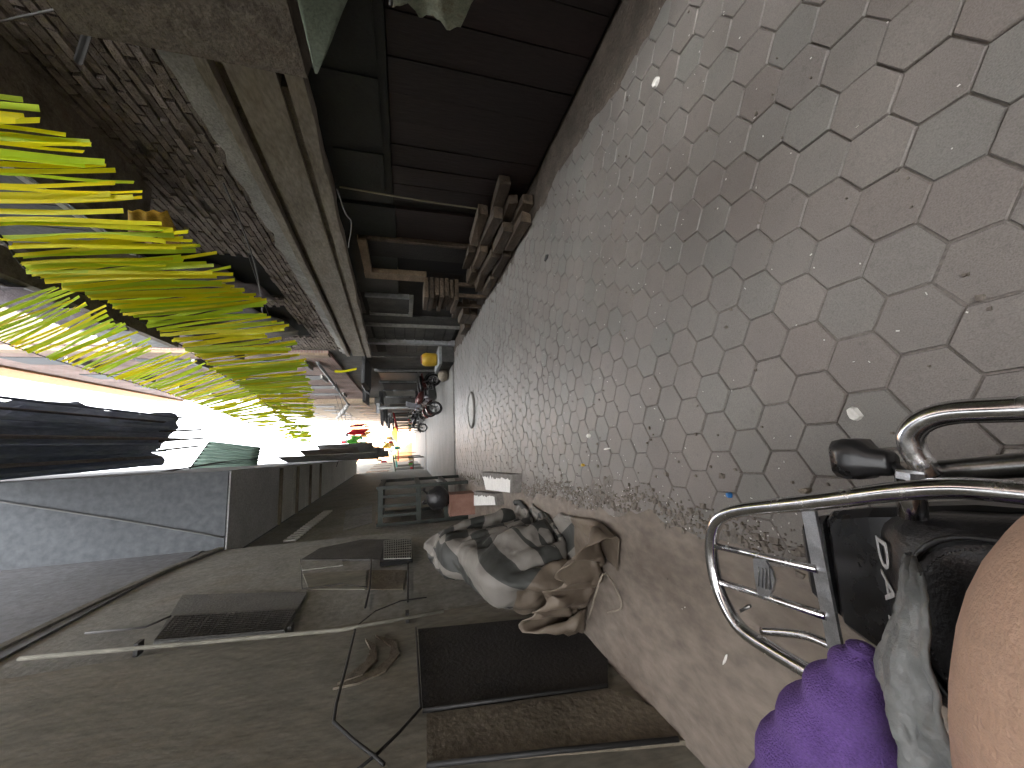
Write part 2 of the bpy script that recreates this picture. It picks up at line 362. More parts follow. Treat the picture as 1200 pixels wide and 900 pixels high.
def hexmesh(nm, seed):
    rnd = random.Random(seed); mb = MB(); r = HEXR/math.sqrt(3)
    def ring(s, z): return [(math.sin(k*math.pi/3)*s*r+rnd.uniform(-.001, .001), math.cos(k*math.pi/3)*s*r+rnd.uniform(-.001, .001), z) for k in range(6)]
    a = ring(.976, -.03); b = ring(.971, -.005); c = ring(.938, 0)
    mb.loft([a, b, c], smooth=False); me = mb.mesh(nm); me.materials.append(M['paver']); return me
hm = [hexmesh('paver', i) for i in range(4)]
cells = []
for j in range(-40, 75):
    for i in range(-14, 26):
        x = i*HEXR+(j % 2)*HEXR/2+0.0; y = j*HEXR*math.sqrt(3)/2
        X = ORG[0]+x*math.cos(ROT)-y*math.sin(ROT); Y = ORG[1]+x*math.sin(ROT)+y*math.cos(ROT)
        left = -.52-.04*max(0, Y-2.5)+.05*wave(Y)
        right = 2.36+.1*wave(Y+5)+.015*Y
        if not (-5.5 < Y < 11.15 and left < X < right): continue
        cells.append((X, Y))
def inview(X, Y):
    q = Vector((X, Y, 0))-CAM; d = q.dot(FW)
    if d < .2: return None
    u = 450+F_PX*q.dot(RT)/d; v = 600-F_PX*q.dot(UPV)/d
    return d if (-20 < u < 920 and -20 < v < 1225) else None
vis = sorted([(inview(X, Y), X, Y) for X, Y in cells if inview(X, Y)])
near = set((X, Y) for _, X, Y in vis[:300])
for X, Y in near:
    o = bpy.data.objects.new('paver', random.choice(hm)); COL.objects.link(o); o.parent = pav
    o.location = (X, Y, random.uniform(-.0035, .0025)); o.rotation_euler = (random.uniform(-.012, .012), random.uniform(-.012, .012), ROT+random.choice((0, 1, 2, 3, 4, 5))*math.pi/3)
mb = MB(); tints = []
for X, Y in cells:
    if (X, Y) in near: continue
    me = random.choice(hm); dz = random.uniform(-.004, .003); rz = ROT; tx, ty = random.uniform(-.012, .012), random.uniform(-.012, .012)
    c, s_ = math.cos(rz), math.sin(rz)
    mb.add([(X+v.co.x*c-v.co.y*s_, Y+v.co.x*s_+v.co.y*c, v.co.z+dz+v.co.x*tx+v.co.y*ty) for v in me.vertices], [tuple(p.vertices) for p in me.polygons])
    tints += [random.random()]*len(me.vertices)
o = mb.build('pavers', 'paver_mass', pav); o['kind'] = 'stuff'
at = o.data.attributes.new('tint', 'FLOAT', 'POINT'); at.data.foreach_set('value', tints)

def strip_sheet(name, m, x0f, x1f, y0, y1, ny, nx, zf):
    mb = MB(); vs = []; fs = []
    for i in range(ny+1):
        y = y0+(y1-y0)*i/ny; a, b = x0f(y), x1f(y)
        for j in range(nx+1):
            t = j/nx; x = a+(b-a)*t; vs.append((x, y, zf(x, y, t)))
        vs.append((b+.004, y, -.045)) if False else None
    for i in range(ny):
        for j in range(nx): k = i*(nx+1)+j; fs.append((k, k+1, k+nx+2, k+nx+1))
    mb.add(vs, fs, True); return struct(mb.build(name, m))
from mathutils import noise as NZ
def nz(x, y, z=0): return NZ.noise(Vector((x, y, z)))
seam = lambda y: -.46-.075*max(0, y-2.4)*.9+.055*wave(y, 2.3)+.05*nz(y*6, 3)
def zleft(x, y, t):
    z = .012+.012*nz(x*3, y*3)+.006*nz(x*12, y*12)
    d = seam(y)-x
    if d < .10: z -= .05*(1-d/.10)**1.5 - .012*nz(x*30, y*30)
    return z
strip_sheet('concrete_path', 'concrete_strip', lambda y: -2.1, seam, -6, 11.2, 420, 44, zleft)
mat('dirt_shaded', (.06, .047, .036), (.105, .084, .066), scale=5, bump=.8, bscale=35, rough=.95)  # dirt darkened to stand for the shadow along the wall base
strip_sheet('kerb_strip', 'dirt_shaded', lambda y: 2.34+.1*wave(y+5)+.015*y+.03*nz(y*7, 9), lambda y: 3.1, -6, 11.2, 340, 16,
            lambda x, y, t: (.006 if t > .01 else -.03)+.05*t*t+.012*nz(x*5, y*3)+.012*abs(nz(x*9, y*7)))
strip_sheet('alley_road', 'concrete_far', lambda y: -2.6-.03*(y-11), lambda y: 3.3+.02*(y-11), 11.42, 90, 60, 10, lambda x, y, t: .004+.012*nz(x*.8, y*.8))
struct(MB().box((-2.2, 11.18, -.055), (3.1, 11.42, -.04)).build('drain_bed', 'dark_void'))
dr = thing('drain_channel', 'narrow dark drain slot across the alley beside the round manhole', 'drain', (0, 11.3, 0))
B('edge', (-2.0, 11.17, -.05), (2.05, 11.215, .012), 'concrete_far', dr); B('edge', (-2.0, 11.36, -.05), (2.05, 11.42, .012), 'concrete_far', dr)
for i in range(14): 
    if i in (7, 8): B('cover', (-1.98+i*.28, 11.216, -.03), (-1.72+i*.28, 11.358, .006), 'concrete_far', dr)
d2 = tag(MB().box((-2.4, 26.6, -.02), (3.2, 26.8, .021)).build('drain_channel', 'dark_void'), 'dark drain line across the bright far pavement', 'drain')
mh = thing('manhole_cover', 'round pale metal manhole cover set in the hexagon paving', 'manhole', (.64, 8.2, 0))
MB().torus((.64, 8.2, .012), (0, 0, 1), .37, .03, 36, 8).build('frame', 'concrete_far', mh)
lid = MB().disc((.64, 8.2, .006), (0, 0, 1), .35, .03, 36).build('lid', 'manhole_metal', mh)
mb = MB()
for i in range(-3, 4): 
    h = math.sqrt(.32**2-(i*.085)**2); mb.box((.64+i*.085-.02, 8.2-h, .0208), (.64+i*.085+.02, 8.2+h, .028))
mb.build('rib', 'manhole_metal', lid)

# debris along the crumbling seam (nobody could count it)
mb = MB()
for k in range(2300):
    y = random.uniform(.6, 6.8) if k % 4 else random.uniform(.6, 10); x = seam(y)+random.gauss(.025, .04)
    if 1100 < k < 1900 and k % 4 == 1: x += random.gauss(0, .25)
    if k > 1900: x = random.uniform(-1.5, 2.4); y = random.uniform(.5, 7)
    s_ = random.choice((.002, .003, .004, .005, .007, .010))*random.uniform(.7, 1.2) if k < 1900 else random.uniform(.0015, .005); z = .004
    mb.box((x-s_, y-s_*random.uniform(.5, 2), z-.012), (x+s_*random.uniform(.5, 1.6), y+s_, z+s_*random.uniform(.4, 1)), jit=s_*.5)
o = mb.build('rubble', 'rubble'); tag(o, 'crumbled mortar and grit along the broken edge of the paving', 'rubble'); o['kind'] = 'stuff'
mb = MB()
for k in range(700):
    y = random.uniform(.5, 6.5); x = random.uniform(-1.3, 2.4) if k % 3 else seam(y)+random.gauss(.06, .06); a = random.uniform(0, 6.28); L = random.uniform(.003, .009); wd = random.uniform(.0015, .004)
    mb.bar((x, y, .006), (x+math.cos(a)*L, y+math.sin(a)*L, .007), wd, .002)
o = mb.build('paper_scraps', 'paper'); tag(o, 'tiny pale paper and straw scraps scattered over the paving', 'litter'); o['kind'] = 'stuff'
def scrap(px, m, label, cat, sx, sy, ang, name):
    p = PG(*px); mb = MB(); rr = random.Random(px[0]); n = 9
    ring = [(math.cos(t*2*math.pi/n)*sx*rr.uniform(.7, 1.1), math.sin(t*2*math.pi/n)*sy*rr.uniform(.7, 1.1)) for t in range(n)]
    c, s_ = math.cos(ang), math.sin(ang)
    top = [(p.x+a*c*.85-b*s_*.85, p.y+a*s_*.85+b*c*.85, .014+rr.uniform(0, .008)) for a, b in ring]; bot = [(p.x+a*c-b*s_, p.y+a*s_+b*c, -.002) for a, b in ring]
    mb.loft([bot, top], smooth=False); o = mb.build(name, m); tag(o, label, cat)
scrap((1003, 485), 'paper', 'flattened pale grey paper scrap beside the motorcycle indicator', 'paper scrap', .028, .022, .3, 'paper_scrap')
scrap((856, 580), 'blue_plastic', 'bright blue plastic bottle cap by the crumbled seam', 'bottle cap', .014, .013, 0, 'bottle_cap')
scrap((684, 545), 'yellow_plastic', 'small yellow scrap on the hexagon paving', 'scrap', .014, .02, 0, 'yellow_scrap')
scrap((712, 526), 'paper', 'long narrow white scrap lying on the hexagon paving', 'scrap', .009, .045, .1, 'white_scrap')
scrap((691, 511), 'paper', 'short wide white scrap lying on the hexagon paving', 'scrap', .02, .025, 0, 'white_scrap')
scrap((770, 97), 'paper', 'crumpled white wrapper on the paving by the dark red doors', 'wrapper', .02, .035, .4, 'wrapper')
scrap((853, 772), 'paper', 'pale stick lying on the brown concrete left of the chrome rack', 'stick', .006, .04, 1.1, 'stick')
scrap((945, 575), 'sack', 'small brown leaf-like scrap by the chrome rack tube', 'scrap', .012, .022, .2, 'brown_scrap')
scrap((641, 302), 'cable_black', 'dark scrap of plastic on the paving opposite the plank stack', 'scrap', .03, .05, .2, 'dark_scrap')

# ================================================================== RIGHT SIDE
XR = 2.80
rb = thing('brick_house', 'dark shop front with wide concrete fascia and rough brick storey above', 'building', (XR, 7, 0))
fz = lambda y, z, k=.03: z+k*(y-3)
def band(name, x0, z0, z1, m, y0=1.2, y1=12.3, k0=.03, k1=None, rough=.0):
    k1 = k0 if k1 is None else k1; mb = MB(); n = 40; rings = []
    for i in range(n+1):
        y = y0+(y1-y0)*i/n; a, b = fz(y, z0, k0), fz(y, z1, k1); j = rough*nz(y*5, z0*7); j2 = rough*nz(y*7, z1*9)
        rings.append([(x0+j*.3, y, a+j), (XR+.3, y, a+j), (XR+.3, y, b+j2), (x0+j*.3, y, b+j2)])
    mb.loft(rings, smooth=False); return mb.build(name, m, rb)
# ground floor: boards, posts, openings
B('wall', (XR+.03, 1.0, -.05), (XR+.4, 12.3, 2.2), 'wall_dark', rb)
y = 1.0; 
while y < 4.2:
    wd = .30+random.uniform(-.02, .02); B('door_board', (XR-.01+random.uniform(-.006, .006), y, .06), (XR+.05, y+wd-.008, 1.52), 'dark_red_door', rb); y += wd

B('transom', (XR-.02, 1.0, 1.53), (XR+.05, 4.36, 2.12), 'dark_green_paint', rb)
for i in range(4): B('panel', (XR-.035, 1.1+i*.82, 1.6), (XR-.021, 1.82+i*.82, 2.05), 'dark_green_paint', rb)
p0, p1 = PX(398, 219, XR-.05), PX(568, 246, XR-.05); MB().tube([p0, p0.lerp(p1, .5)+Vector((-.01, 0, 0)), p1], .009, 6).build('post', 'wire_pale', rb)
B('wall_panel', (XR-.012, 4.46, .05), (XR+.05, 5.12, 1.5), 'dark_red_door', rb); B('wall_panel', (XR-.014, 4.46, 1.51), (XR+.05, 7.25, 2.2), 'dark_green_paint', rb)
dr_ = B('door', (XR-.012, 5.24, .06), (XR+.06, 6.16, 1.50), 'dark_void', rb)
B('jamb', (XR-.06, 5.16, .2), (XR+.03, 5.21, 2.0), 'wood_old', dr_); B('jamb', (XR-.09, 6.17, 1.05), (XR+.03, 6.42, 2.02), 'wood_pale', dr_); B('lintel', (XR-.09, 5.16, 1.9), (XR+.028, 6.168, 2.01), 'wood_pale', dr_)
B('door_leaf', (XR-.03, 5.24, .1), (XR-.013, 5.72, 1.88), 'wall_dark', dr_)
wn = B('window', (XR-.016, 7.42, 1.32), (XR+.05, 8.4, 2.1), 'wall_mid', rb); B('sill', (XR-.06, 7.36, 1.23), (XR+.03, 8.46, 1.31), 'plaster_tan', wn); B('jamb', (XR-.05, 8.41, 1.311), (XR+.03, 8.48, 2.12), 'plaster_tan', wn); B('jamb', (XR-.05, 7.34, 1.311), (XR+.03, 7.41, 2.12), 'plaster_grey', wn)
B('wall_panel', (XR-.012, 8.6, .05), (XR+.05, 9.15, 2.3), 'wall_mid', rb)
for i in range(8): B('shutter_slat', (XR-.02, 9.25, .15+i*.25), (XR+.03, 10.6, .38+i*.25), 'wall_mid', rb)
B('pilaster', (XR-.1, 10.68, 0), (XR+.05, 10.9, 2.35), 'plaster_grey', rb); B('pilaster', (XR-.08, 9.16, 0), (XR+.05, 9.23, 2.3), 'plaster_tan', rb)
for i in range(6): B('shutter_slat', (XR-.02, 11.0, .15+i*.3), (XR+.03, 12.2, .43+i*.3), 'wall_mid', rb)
# fascia bands
band('fascia_lip', XR-.17, 2.11, 2.23, 'concrete_fascia', rough=.03)
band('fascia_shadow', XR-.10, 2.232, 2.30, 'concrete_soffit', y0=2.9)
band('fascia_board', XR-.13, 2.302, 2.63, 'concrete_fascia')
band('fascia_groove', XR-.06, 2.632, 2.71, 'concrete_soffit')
band('fascia_moulding', XR-.15, 2.712, 2.80, 'concrete_fascia', rough=.02)
mb = MB(); n = 60; rings = []
for i in range(n+1):
    y = 2.5+(12.3-2.5)*i/n; a = fz(y, 2.802+.03*max(0, nz(y*4, 1))); b = fz(y, 3.02+.06*nz(y*3.3, 5)+.04*nz(y*11, 2), .02)
    rings.append([(XR-.09+.02*nz(y*6, 8), y, a), (XR+.3, y, a), (XR+.3, y, b), (XR-.06+.02*nz(y*6, 3), y, b)])
mb.loft(rings, smooth=False).build('plaster_band', 'concrete_light', rb)
# brick storey
B('upper_wall', (XR+.02, 1.0, 2.2), (XR+.5, 12.3, 6.2), 'mortar', rb)
B('upper_wall', (XR+.0, 1.0, 6.21), (XR+.5, 12.3, 13.2), 'brick_upper', rb)
OPN = [(6.15, 7.75, 3.55, 5.0), (8.3, 10.6, 3.7, 5.4)]
def brickmesh(s):
    rnd = random.Random(s); mb = MB(); mb.box((-.03, -.104, -.029), (.03, .104, .029), 0)
    mb.v = [v+Vector((rnd.uniform(-.006, .006), rnd.uniform(-.007, .007), rnd.uniform(-.005, .005))) for v in mb.v]
    me = mb.mesh('brick'); me.materials.append(M['brick']); return me
bms = [brickmesh(i) for i in range(8)]; bl = []
for r_ in range(0, 42):
    z = 2.98+r_*.074
    for c_ in range(-4, 44):
        y = 2.2+c_*.224+(r_ % 2)*.112+random.uniform(-.012, .012); zz = fz(y, z, .02)
        if y > 12.2 or zz > 6.15 or zz < fz(y, 3.0, .02)-.06: continue
        if any(a-.05 < y < b+.05 and c < zz < d for a, b, c, d in OPN): continue
        if random.random() < .012: continue
        bl.append((y, zz))
bl.sort(key=lambda q: (q[0]-0)**2+XR**2+(q[1]-1.4)**2)
mb = MB()
cnt = 0
for y, z in bl:
    me = random.choice(bms); x = XR+.012+random.gauss(0, .007); rx = random.gauss(.02, .03)
    q = Vector((x, y, z))-CAM; d = q.dot(FW); u = 450+F_PX*q.dot(RT)/d if d > .1 else 9e9; v = 600-F_PX*q.dot(UPV)/d if d > .1 else 9e9
    if cnt < 300 and 0 < u < 900 and -10 < v:
        o = bpy.data.objects.new('brick', me); COL.objects.link(o); o.parent = rb; o.location = Vector((x, y, z))-rb.location; o.rotation_euler = (rx, random.gauss(0, .03), random.gauss(0, .03)); cnt += 1
    else:
        mt = Matrix.Translation((x, y, z)) @ Matrix.Rotation(rx, 4, 'X'); mb.add([mt @ v_.co for v_ in me.vertices], [tuple(p.vertices) for p in me.polygons])
o = mb.build('bricks', 'brick', rb); o['kind'] = 'stuff'
for a, b, c, d in OPN:
    wv = B('window', (XR+.012, a, c), (XR+.03, b, d), 'dark_void', rb); B('lintel', (XR-.03, a-.1, d), (XR+.1, b+.1, d+.12), 'concrete_soffit', wv)
# ledge above bricks
B('ledge', (XR-.35, 3.0, 5.75), (XR+.1, 12.25, 5.9), 'concrete_soffit', rb)
for i in range(3): 
    wv = B('window', (XR-.012, 7.9+i*1.5, 7.2), (XR+.03, 8.9+i*1.5, 8.6), 'glass_dark', rb)
    for k in range(5): B('grille_bar', (XR-.05, 7.9+i*1.5, 7.25+k*.3), (XR-.02, 8.9+i*1.5, 7.29+k*.3), 'paint_white', wv)
    for k in range(4): B('grille_bar', (XR-.06, 7.95+i*1.5+k*.3, 7.2), (XR-.051, 7.99+i*1.5+k*.3, 8.6), 'paint_white', wv)
# enclosed balcony
bal = thing('balcony', 'grey panelled balcony box jutting from the brick storey with pale rails', 'balcony', (2.45, 4.2, 4.2))
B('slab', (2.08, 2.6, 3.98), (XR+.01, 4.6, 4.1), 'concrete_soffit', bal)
for i in range(5): B('panel', (2.05, 2.62+i*.4, 4.12), (2.075, 3.0+i*.4, 5.1), 'balcony_panel', bal)
for i in range(2): B('end_panel', (2.08+i*.36, 4.585, 4.12), (2.42+i*.36, 4.61, 5.1), 'balcony_panel', bal)
B('rail', (2.03, 2.6, 5.11), (2.09, 4.63, 5.16), 'paint_white', bal); B('rail', (2.091, 4.58, 5.11), (XR, 4.63, 5.16), 'paint_white', bal)
B('edge_trim', (2.03, 2.6, 4.08), (2.047, 4.64, 4.13), 'paint_white', bal); B('edge_trim', (2.048, 4.615, 4.08), (XR-.005, 4.64, 4.13), 'paint_white', bal)
# second balcony farther up
bal2 = thing('balcony', 'plain concrete balcony with draped cloth over its parapet, above the window grilles', 'balcony', (2.45, 7, 5.9))
B('slab', (2.2, 5.6, 6.05), (XR-.005, 9.6, 6.18), 'concrete_soffit', bal2); B('parapet', (2.2, 5.6, 6.181), (2.28, 9.6, 6.95), 'plaster_grey', bal2); B('parapet', (2.281, 9.52, 6.181), (XR-.006, 9.6, 6.95), 'plaster_grey', bal2)
def drape(name, label, cat, P, m, nu=20, nv=14, th=.008, group=None):
    o = MB().sheet(P, nu, nv, th).build(name, m); return tag(o, label, cat, group)
drape('cloth', 'mauve cloth draped over the concrete balcony parapet', 'cloth', lambda u, v: Vector((2.17-.05*math.sin(u*19)*v-.02*nz(u*7, v*3), 5.8+u*2.4, 6.97-v*(.85+.2*nz(u*5, 2)))), 'cloth_mauve', 30, 12)
a, b = (6.1, 7.9), (3.62, 4.95)
drape('curtain', 'mauve printed curtain sagging in the dark brick opening', 'curtain', lambda u, v: Vector((XR-.06-.05*math.sin(u*14+v*2)-.12*math.sin(v*3.1)*(1-u), 6.2+u*1.6, 4.98-v*(.75+.65*u))), 'cloth_mauve', 28, 12)
drape('curtain', 'grey cloth bulging from the opening beyond the mauve curtain', 'curtain', lambda u, v: Vector((XR-.05-.22*math.sin(u*3.14)*math.sin(v*2.6)-.03*math.sin(u*18), 8.35+u*2.2, 5.3-v*(1.0+.55*math.sin(u*3.14)))), 'cloth_grey', 28, 12)
# near building with canopy over the doors
nb = thing('corner_house', 'brown concrete canopy slab jutting over the alley from nearest shop', 'building', (2.9, 0, 0))
c1 = PX(360, 92, 2.42); c2 = PX(150, 30, 2.42)
mb = MB(); yN = c1.y
mb.add([(2.42, -22, 1.98), (2.42, yN, c1.z), (3.2, yN+.42, c1.z+.02), (3.2, -22, 1.98), (2.42, -22, 3.2), (2.42, yN, 3.25), (3.2, yN+.42, 3.25), (3.2, -22, 3.2)], [(0, 1, 2, 3), (7, 6, 5, 4), (4, 5, 1, 0), (5, 6, 2, 1), (6, 7, 3, 2), (7, 4, 0, 3)])
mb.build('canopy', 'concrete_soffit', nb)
B('upper_wall', (2.85, -22, 3.26), (3.3, 2.35, 13), 'brick_upper', nb)
B('wall', (2.75, -22, -.05), (3.2, .95, 2.0), 'wall_dark', nb)
pl = PX(92, 72, 2.5); pm = PX(118, -10, 2.5); tag(MB().tube([pl, pm, pm+(pm-pl)*.6], .022, 8).build('awning_pole', 'iron_dark'), 'dark iron pole slanting below the brown concrete canopy', 'pole')
# cloth awnings by the canopy
tip = PX(371, 86, 2.40)
def val(u, v):
    y = -4+(tip.y+4)*u; k = min(1, max(0, (tip.y-y)/.48)); zt = tip.z+.01; zl = tip.z-.005-.245*k-.02*nz(y*3, 1)*k
    return Vector((2.40+.03*math.sin(y*7)*v*k, y, zt+(zl-zt)*v))
drape('awning_cloth', 'pale green awning valance ending in a point under the concrete canopy', 'awning', val, 'awning_green', 80, 8, .006)
rg = thing('ragged_awning', 'ragged yellowish green cloth on a rod before the dark doors', 'awning', (2.3, 1.2, 1.4))
def ragged(u, v):
    z = 1.46-.42*v; ye = 1.84+.09*(v-.3)-.05*abs(math.sin(v*9))-.25*max(0, v-.86)*6+.02*nz(v*14, 2)
    return Vector((2.28+.03*nz(u*9, v*4)+.02*math.sin(u*14)*v, -.6+(ye+.6)*u, z+.02*nz(u*12, v)*v))
MB().sheet(ragged, 30, 22, .006).build('cloth', 'awning_pale', rg)
MB().tube([(2.28, -.7, 1.47), (2.28, 1.8, 1.47)], .012, 6).build('rod', 'iron_dark', rg)
for y in (-.5, 1.55): MB().tube([(2.28, y, 1.47), (2.8, y, 1.55)], .01, 6).build('bracket', 'iron_dark', rg)
# planks and blocks piled by the wall
ps = 0
def block(p, L, wd, h, rz, label, tilt=0):
    mb = MB().box((-wd/2, -L/2, 0), (wd/2, L/2, h), .012); o = mb.build('timber_block', 'wood_old'); o.location = p; o.rotation_euler = (tilt, random.uniform(-.06, .06), rz)
    return tag(o, label, 'timber', 'old timber blocks piled against the wall')
lay = [(2.42, 0), (2.57, 0), (2.70, 0)]
for (x, z, ys) in [(2.47, .0, (4.15, 4.95, 5.75)), (2.62, .0, (4.0, 4.8, 5.6)), (2.50, .135, (4.35, 5.05, 5.7)), (2.65, .135, (4.1, 4.9, 5.7)), (2.60, .27, (4.35, 5.1, 5.75)), (2.70, .27, (3.95, 4.95, 5.65)), (2.68, .40, (4.5, 5.3))]:
    for k, y in enumerate(ys):
        row = {0: 'bottom', 1: 'second', 2: 'third', 3: 'top'}[round(z/.135)]; side = 'wall side' if x > 2.66 else ('paving side' if x < 2.53 else 'in between'); end = ('end by the thin post', 'middle', 'end by the wooden stand')[k if len(ys) == 3 else k*2]
        block((x+random.uniform(-.025, .02), y, z+.035), random.uniform(.55, .78), random.uniform(.10, .13), random.uniform(.10, .125), random.uniform(-.11, .11), 'old timber block in the long pile, %s row, %s, %s' % (row, side, end), random.uniform(-.03, .03))
for (x, z, y) in [(2.5, .03, 7.5), (2.66, .03, 7.5), (2.52, .17, 7.55), (2.68, .17, 7.5), (2.64, .31, 7.6), (2.5, .03, 8.3), (2.66, .03, 8.3)]:
    block((x, y, z), .7, .14, .13, random.uniform(-.08, .08), 'old timber block in the short pile, %s row, %s, %s' % ({0: 'bottom', 1: 'second', 2: 'top'}[int(z/.14)], 'wall side' if x > 2.58 else 'paving side', 'end by the wooden stand' if y < 8 else 'end by the shutters'))
# wooden stand beside the door
st = thing('wooden_stand', 'rough wooden stand of stacked boards beside the dark door', 'stand', (2.62, 6.65, 0))
for i in range(7): B('board', (2.42+random.uniform(-.04, .04), 6.32+random.uniform(-.05, .03), .50+i*.085), (2.76, 6.98+random.uniform(-.05, .08), .565+i*.085), 'wood_old', st)
for x in (2.5, 2.7):
    for y in (6.4, 6.9): B('leg', (x-.03, y-.03, 0), (x+.03, y+.03, .49), 'wood_old', st)
# yellow jug on a step
sp = thing('stone_step', 'dark stone step against the shop front under the yellow bin', 'step', (2.6, 11.6, 0)); B('tread', (2.2, 11.0, .36), (2.75, 12.6, .44), 'plaster_grey', sp); B('riser', (2.28, 11.05, -.02), (2.75, 12.55, .359), 'wall_mid', sp)
yb = thing('yellow_bin', 'yellow plastic bin standing on the stone step', 'bin', (2.48, 11.75, .44))
MB().loft([[(2.48+math.cos(t)*r, 11.75+math.sin(t)*r, z) for t in [k*math.pi/8 for k in range(16)]] for r, z in ((.17, .441), (.2, .5), (.21, .78), (.18, .86), (.12, .9))]).build('body', 'yellow_plastic', yb)
MB().torus((2.48, 11.75, .9), (0, 0, 1), .12, .02).build('rim', 'red_plastic', yb)
tag(MB().ell((2.15, 12.6, .17), (.22, .3, .18)).build('sack', 'sack'), 'slumped pale sack lying at the end of the stone step', 'sack')
for k, (y, z, h) in enumerate(((12.0, 1.1, .55), (12.05, 1.75, .5))): pass

# farther buildings on the right
r2 = thing('brick_house', 'tall pinkish brick house with top coloured as if sunlit beyond the dark shop front', 'building', (2.8, 18, 0))
B('wall', (2.76, 12.32, 3.6), (6, 24.9, 13.0), 'brick_far_wall', r2); B('parapet', (2.70, 12.32, 13.01), (6, 24.9, 14.3), 'stucco_orange', r2); B('lower_wall', (2.82, 12.32, -.05), (6, 24.9, 3.58), 'wall_mid', r2)  # sunlight on the top is put into the orange parapet colour
B('corner_strip', (2.68, 12.33, 3.61), (2.755, 12.75, 13.0), 'stucco_far', r2)
for i in range(4):
    for f_ in range(3):
        wv = B('window', (2.735, 13.6+i*2.8, 4.6+f_*3), (2.765, 14.6+i*2.8, 6.1+f_*3), 'glass_dark', r2); B('sill', (2.62, 13.5+i*2.8, 4.5+f_*3), (2.759, 14.7+i*2.8, 4.59+f_*3), 'concrete_light', wv)
for i in range(4):
    B('awning', (1.95+.2*(i % 2), 12.8+i*2.9, 2.6+.25*(i % 3)), (2.8, 15.0+i*2.9, 2.72+.25*(i % 3)), 'awning_dark', r2, .04)
    sh = B('shutter', (2.79, 12.9+i*2.95, .05), (2.83, 15.1+i*2.95, 2.4), ('wall_mid', 'iron_green', 'wall_dark', 'plaster_tan')[i], r2)
    B('door_frame', (2.74, 15.2+i*2.95, 0), (2.83, 15.35+i*2.95, 2.5), 'plaster_grey', r2)
r3 = thing('far_house', 'pale far house on the shop side with sunlit front', 'building', (3.2, 35, 0))
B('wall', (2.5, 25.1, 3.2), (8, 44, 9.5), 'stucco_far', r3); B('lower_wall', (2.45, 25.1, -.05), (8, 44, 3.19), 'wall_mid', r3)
for i in range(6):
    for f_ in range(3): B('window', (2.48, 26.3+i*2.9, 3.6+f_*2.1), (2.51, 27.4+i*2.9, 4.8+f_*2.1), 'glass_dark', r3)
for i in range(7):
    B('awning', (1.35+.3*(i % 2), 25.4+i*2.6, 2.5+.25*(i % 3)), (2.44, 27.4+i*2.6, 2.62+.25*(i % 3)), 'awning_dark', r3, .08)
    B('shutter', (2.41, 25.5+i*2.6, .05), (2.44, 27.2+i*2.6, 2.3), ('wall_dark', 'iron_green', 'plaster_tan')[i % 3], r3); B('awning_post', (1.5, 25.5+i*2.6, 0), (1.56, 25.56+i*2.6, 2.49), 'iron_dark', r3)
r4 = thing('far_house', 'ochre house closing the bright far end of the alley', 'building', (0, 80, 0))
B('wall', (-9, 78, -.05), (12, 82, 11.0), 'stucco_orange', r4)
for i in range(7):
    for f_ in range(2): B('window', (-7.5+i*2.6, 77.96, 2.6+f_*2.8), (-6.4+i*2.6, 78.02, 4.2+f_*2.8), 'glass_dark', r4)
B('roof_edge', (-9.2, 77.8, 11.01), (12.2, 82.2, 11.3), 'stucco_far', r4)
r5 = thing('far_house', 'low tan far house beyond the shop side awnings', 'building', (3.4, 55, 0)); B('wall', (2.6, 44.2, -.05), (8, 77, 6.5), 'stucco_far', r5)
for i in range(8): B('window', (2.58, 46+i*3.6, 3.2), (2.61, 47.2+i*3.6, 4.8), 'glass_dark', r5)

bh = thing('far_house', 'unseen plastered house added across the alley behind the motorcycle', 'building', (0, -22, 0)); B('wall', (-6, -26, -.05), (8, -22.1, 9), 'plaster_tan', bh); B('door', (-.4, -22.09, 0), (.7, -22.05, 2.2), 'iron_green', bh)  # added out of view to close off sky light behind the camera
# ================================================================== LEFT SIDE
XL = -1.60
lb = thing('plaster_house', 'olive brown plastered house wall with low dark doors beside the tarp', 'building', (XL, 0, 0))
mb = MB(); n1, n2 = 150, 40
def lw(u, v):
    y = -22+26.0*u; z = -.05+14*v; return Vector((XL+.012*nz(y*1.3, z*1.3)+.006*nz(y*5, z*5), y, z))
g_ = [[lw(i/n1, j/n2) for j in range(n2+1)] for i in range(n1+1)]
mb.add([p for r in g_ for p in r], [(i*(n2+1)+j, (i+1)*(n2+1)+j, (i+1)*(n2+1)+j+1, i*(n2+1)+j+1) for i in range(n1) for j in range(n2)], True)
mb.build('wall', 'plaster_olive', lb)
B('wall_core', (XL-.6, -22, -.05), (XL-.03, 3.99, 13.9), 'plaster_olive', lb)
def wpoly(name, pts, m, x0=XL+.02, th=.03, parent=None):
    P = [PX(*q, x0) for q in pts]; mb = MB(); mb.loft([[p-Vector((th, 0, 0)) for p in P], P], smooth=False); return mb.build(name, m, parent)
dk = wpoly('door', [(490, 737), (490, 737), (712, 716), (712, 801), (495, 830)], 'wall_dark', XL+.03, .05, lb)
wpoly('lower_panel', [(500, 836), (714, 806), (860, 868), (795, 868), (500, 893)], 'plaster_brown', XL+.024, .05, lb)
def wline(name, pts, r, m, label=None, x0=XL+.03, parent=None, cat='cable', sub=0):
    P = [PX(*q, x0)+Vector((0, 0, 0)) for q in pts]; o = MB().tube(P, r, 6, sub=sub).build(name, m, parent)
    if label: tag(o, label, cat)
    return o
wline('edge_strip', [(495, 833), (600, 818), (712, 803)], .012, 'cable_black', parent=lb, x0=XL+.04); wline('edge_strip', [(500, 897), (650, 880), (795, 866)], .014, 'cable_black', parent=lb, x0=XL+.03)
wline('cable', [(487, 736), (490, 780), (493, 830), (468, 858), (440, 885), (415, 905)], .009, 'cable_black', 'black cable running down beside the low dark door then across olive plaster', XL+.045)
